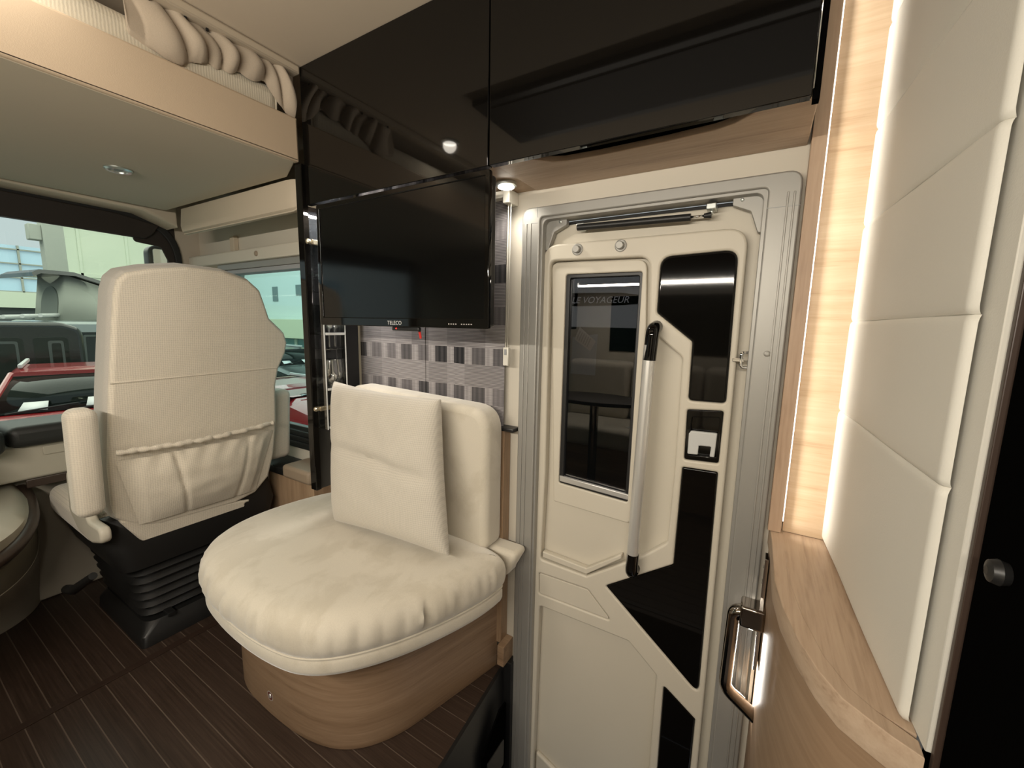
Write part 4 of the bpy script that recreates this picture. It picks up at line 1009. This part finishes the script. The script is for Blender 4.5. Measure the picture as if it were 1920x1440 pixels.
# hall side wall with posters, seen through the cab side window
sw = struct(box('wall_hall_side', 9.5, 9.7, 3, 21, GZ, 6, mat('hall_side_white', (.66, .74, .72), .7), bev=0))
struct(box('trim_13', 9.0, 9.5, 8, 20.8, .55, 1.25, mat('cream_awning', (.68, .70, .50), .7), bev=.01))
wd_ = struct(box('window_6', 9.40, 9.48, 8, 20.5, GZ, .50, mat('teal_shop_glass', (.10, .25, .25), .1), bev=0))
for k in range(9): box('mullion', 9.36, 9.42, 8.5+1.35*k, 8.66+1.35*k, GZ, .5, hall_wall, wd_, bev=0)
dpc = mat('dark_poster_print', (.14, .18, .18), .5)
for k, (y, z0, z1, w) in enumerate(((16.75, 1.95, 2.52, .36), (15.15, 2.15, 2.55, .40))):
    tag(box('poster', 9.48, 9.5, y-w/2, y+w/2, z0, z1, dpc, bev=0), ['tall grey poster on the white hall wall', 'wide grey poster on the white hall wall'][k], 'poster', 'posters on the hall wall')

def wheel(par, x, y, z, rr=.33, w=.22):
    wh = lathe('wheel', [(rr*.55, -w/2), (rr, -w/2+.03), (rr, w/2-.03), (rr*.55, w/2)], (x, y, z), 'rubber', par, axis='X', n=24) if par.get('wx', 1) else lathe('wheel', [(rr*.55, -w/2), (rr, -w/2+.03), (rr, w/2-.03), (rr*.55, w/2)], (x, y, z), 'rubber', par, axis='Y', n=24)
    lathe('hub', [(rr*.5, -w/2-.01), (rr*.3, -w/2-.02), (rr*.3, w/2+.02), (rr*.5, w/2+.01)], (x, y, z), 'steel', wh, axis='X' if par.get('wx', 1) else 'Y', n=14)
# car facing us: sections along Y
def car(name, x, y, paint, label, roof=1.50, w=.90):
    c = thing(name, (x, y, GZ), label, 'car'); c['wx'] = 1
    def sec(yy, zt, hw, zb=.22):
        return [(x-hw, y+yy, GZ+zb), (x-hw*1.0, y+yy, GZ+zt*.55), (x-hw*.93, y+yy, GZ+zt*.93), (x-hw*.75, y+yy, GZ+zt), (x+hw*.75, y+yy, GZ+zt), (x+hw*.93, y+yy, GZ+zt*.93), (x+hw, y+yy, GZ+zt*.55), (x+hw, y+yy, GZ+zb)]
    loft('body', [sec(-1.9, .62, w*.80), sec(-1.75, .80, w*.93), sec(-1.2, .93, w), sec(-.62, 1.03, w), sec(1.6, 1.03, w), sec(1.95, .95, w*.92)], paint, c, ang=35)
    def top(yy, z, hw): return [(x-hw, y+yy, GZ+z), (x+hw, y+yy, GZ+z)]
    q = [top(-.72, 1.02, w*.86), top(.08, roof-.08, w*.66), top(.08, roof-.085, w*.66)]
    g = [(x-w*.86, y-.74, GZ+1.02), (x+w*.86, y-.74, GZ+1.02), (x+w*.66, y+.08, GZ+roof-.06), (x-w*.66, y+.08, GZ+roof-.06)]
    g2 = [(x-w*.90, y+1.85, GZ+1.02), (x+w*.90, y+1.85, GZ+1.02), (x+w*.66, y+1.35, GZ+roof-.06), (x-w*.66, y+1.35, GZ+roof-.06)]
    loft('glasshouse', [g, g2], 'car_glass', c, ang=20)
    def rf(yy, z, hw): return [(x-hw, y+yy, GZ+z-.05), (x-hw*.9, y+yy, GZ+z), (x+hw*.9, y+yy, GZ+z), (x+hw, y+yy, GZ+z-.05)]
    loft('roof', [rf(.02, roof-.035, w*.70), rf(.25, roof-.005, w*.70), rf(.9, roof, w*.70), rf(1.45, roof-.04, w*.68)], paint, c, ang=50)
    for s_ in (-1, 1):
        tube('pillar', [(x+s_*w*.87, y-.74, GZ+1.01), (x+s_*w*.68, y+.08, GZ+roof-.06)], .03, paint, c, n=8)
        wheel(c, x+s_*(w-.1), y-1.2, GZ+.33); wheel(c, x+s_*(w-.1), y+1.2, GZ+.33)
        box('headlight', x+s_*w*.62-.16, x+s_*w*.62+.16, y-1.90, y-1.80, GZ+.58, GZ+.72, 'acrylic', c, bev=.02)
        box('door_mirror', x+s_*(w+.08)-.09, x+s_*(w+.08)+.09, y-.62, y-.52, GZ+1.02, GZ+1.15, paint, c, bev=.03)
        box('roof_rail', x+s_*w*.60-.02, x+s_*w*.60+.02, y+.2, y+1.4, GZ+roof+.0, GZ+roof+.05, 'grey_plastic', c, bev=.01)
    for a, b in ((-.70, -.05), (-.05, .6)): tube('wiper', [(x+a*w, y-.80, GZ+1.035), (x+b*w, y-.70, GZ+1.09)], .012, 'rubber', c, n=6)
    sl = (roof-.06-1.02)/.82
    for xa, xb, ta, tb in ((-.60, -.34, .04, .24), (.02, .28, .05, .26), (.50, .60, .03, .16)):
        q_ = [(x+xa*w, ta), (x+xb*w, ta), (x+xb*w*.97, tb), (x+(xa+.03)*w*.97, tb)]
        loft('painted_reflection', [[(a_, y-.74+t_*.82-.012, GZ+1.02+t_*.82*sl+.006+h_) for a_, t_ in q_] for h_ in (0, .004)], 'logo', c)  # white patches painting bright reflections onto the car windscreen
    return c
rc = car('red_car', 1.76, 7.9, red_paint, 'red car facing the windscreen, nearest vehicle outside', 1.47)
rc.rotation_euler.z = math.radians(-13)
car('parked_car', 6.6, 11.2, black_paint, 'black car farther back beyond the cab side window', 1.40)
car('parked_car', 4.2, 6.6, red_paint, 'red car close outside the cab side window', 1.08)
# black van, side on
def van(name, x0, x1, y, h, paint, label, depth=1.9, nose=1.1):
    c = thing(name, ((x0+x1)/2, y+depth/2, GZ), label, 'van'); c['wx'] = 0
    pr_ = rounded([(x0, GZ+.35), (x1, GZ+.30), (x1, GZ+h-.10), (x1-.25, GZ+h), (x0+nose+.55, GZ+h), (x0+nose-.15, GZ+1.15), (x0+.08, GZ+.95)], [.1, .12, .2, .2, .25, .15, .15], 6)
    plate('body', 'Y', y, pr_, depth, paint, c, bev=.08, bres=3, ang=50)
    plate('cab_window', 'Y', y-.004, rounded([(x0+nose+.12, GZ+1.18), (x0+nose+.95, GZ+1.18), (x0+nose+.95, GZ+h-.22), (x0+nose+.60, GZ+h-.22)], .06), .02, 'car_glass', c, bev=.004)
    a = x0+nose+1.10-.22; k = 0
    while a+.5 < x1:
        b = min(a+1.05, x1-.2); 
        if b-a > .35: plate('side_window', 'Y', y-.004, rounded([(a, GZ+1.15), (b, GZ+1.15), (b, GZ+h-.24), (a, GZ+h-.24)], .07), .02, 'car_glass', c, bev=.004, ); plate('window_trim', 'Y', y-.010, rounded([(a+.16, GZ+1.0), (b-.06, GZ+1.0), (b-.06, GZ+h-.30), (a+.16, GZ+h-.30)], .04), .012, mat_trim, c, holes=[rounded([(a+.185, GZ+1.04), (b-.09, GZ+1.04), (b-.09, GZ+h-.34), (a+.20, GZ+h-.34)], .03)])
        a += 1.15
    box('door_seam', x0+nose+1.0, x0+nose+1.012, y-.006, y+.01, GZ+.4, GZ+h-.2, 'rubber', c, bev=0)
    box('door_handle', x0+nose+.75, x0+nose+.95, y-.03, y, GZ+1.02, GZ+1.06, 'black_plastic', c, bev=.01)
    for xx in (x0+.85, x1-.9): wheel(c, xx, y+.12, GZ+.33); wheel(c, xx, y+depth-.12, GZ+.33)
    return c
van('black_van', -2.55, 2.33, 10.0, 2.05, black_paint, 'black van standing side on behind the red car')
# pop-up roof camper behind
cv = van('pop_up_camper', .6, 5.4, 12.6, 2.06, silver_paint, 'silver camper van with raised pop-up roof, behind the black van')
TY0, TY1 = 12.75, 14.1
TX = 2.52
lo = [(TX, TY0, GZ+2.06), (5.0, TY0, GZ+2.06), (5.0, TY1, GZ+2.06), (TX, TY1, GZ+2.06)]
hi = [(TX+.12, TY0+.05, GZ+3.02), (5.0, TY0+.05, GZ+2.25), (5.0, TY1-.05, GZ+2.25), (TX+.12, TY1-.05, GZ+3.02)]
loft('canvas', [lo, hi], canvas, cv, ang=20)
def endpt(y, z, o_): return (TX+.12*(z-GZ-2.06)/.96-o_, y, z)
ym = (TY0+TY1)/2-.05
arch = [(ym-.38, GZ+2.12)]+[(ym-.38*math.cos(k*PI/12), GZ+2.45+.34*math.sin(k*PI/12)) for k in range(13)]+[(ym+.38, GZ+2.12)]
loft('mesh_window', [[endpt(y, z, .02) for y, z in arch], [endpt(y, z, -.01) for y, z in arch]], canvas_dark, cv, ang=20)
rings = []
for x_, z_ in ((2.13, GZ+2.98), (2.24, GZ+3.05), (2.75, GZ+3.05), (5.1, GZ+2.30)):
    rings.append([(x_, TY0-.14, z_-.05), (x_, TY0-.08, z_+.03), (x_, TY1+.08, z_+.03), (x_, TY1+.14, z_-.05)])
loft('roof_lid', rings, black_paint, cv, ang=40)
for k in range(4): tube('roof_bar', [(1.4+.25*k, 12.62, GZ+2.10+.02*k), (2.2+.2*k, 13.2, GZ+2.13+.02*k)], .04, white_paint, cv, n=8)
cv.rotation_euler.z = math.radians(7); cv.location.x += .05

# wing mirror of this vehicle, outside the windscreen corner
MO = [(1.012,1.615),(1.169,1.651),(1.158,1.51),(1.001,1.475)]
wm = thing('wing_mirror', (1.1, 3.05, 1.45), 'black wing mirror outside the windscreen corner above the cab seat', 'mirror')
plate('housing', 'Y', 3.04, rounded([(MO[0][0], 1.42), (1.22, 1.42), (1.22, MO[0][1]+.005), (MO[0][0], MO[0][1])], [.02, .02, .05, .05]), .08, 'black_plastic', wm, bev=.012)
plate('mirror_glass', 'Y', 3.038, rounded([(MO[0][0]+.02, 1.43), (MO[0][0]+.085, 1.43), (MO[0][0]+.085, MO[0][1]-.02), (MO[0][0]+.02, MO[0][1]-.02)], .015), .006, 'chrome', wm, bev=.001)
plate('mirror_glass', 'Y', 3.038, rounded([(MO[0][0]+.10, 1.43), (1.205, 1.43), (1.205, MO[0][1]-.02), (MO[0][0]+.10, MO[0][1]-.02)], .015), .006, 'chrome', wm, bev=.001)
tube('arm', [(1.09, 3.06, MO[0][1]-.01), (1.12, 2.98, MO[0][1]+.10), (1.10, 2.84, MO[0][1]+.16)], .022, 'black_plastic', wm, n=10)

# ---- neighbouring motorhome seen through the door glass
nm = thing('neighbour_motorhome', (2.6, .6, GZ), 'white neighbouring motorhome with lettering band outside the door glass', 'motorhome')
box('body', 2.4, 4.4, -3.0, 2.6, GZ+.35, 2.1, white_paint, nm, bev=.05, seg=3)
plate('lettering_band', 'X', 2.398, rounded([(1.40, 1.315), (1.40, 1.405), (.72, 1.395), (.50, 1.365), (.45, 1.345), (.70, 1.325)], .01), .004, 'black_satin', nm)
text('lettering', 'LE VOYAGEUR', .054, 'X', 2.395, (1.022, 1.338), mat('white_lettering', (.9, .9, .9), .5), nm, shear=.25)
plate('stripe', 'X', 2.398, rounded([(1.60, -.55), (1.60, 1.195), (-.2, 1.195), (-.2, -.55)], .02), .004, 'car_glass', nm)
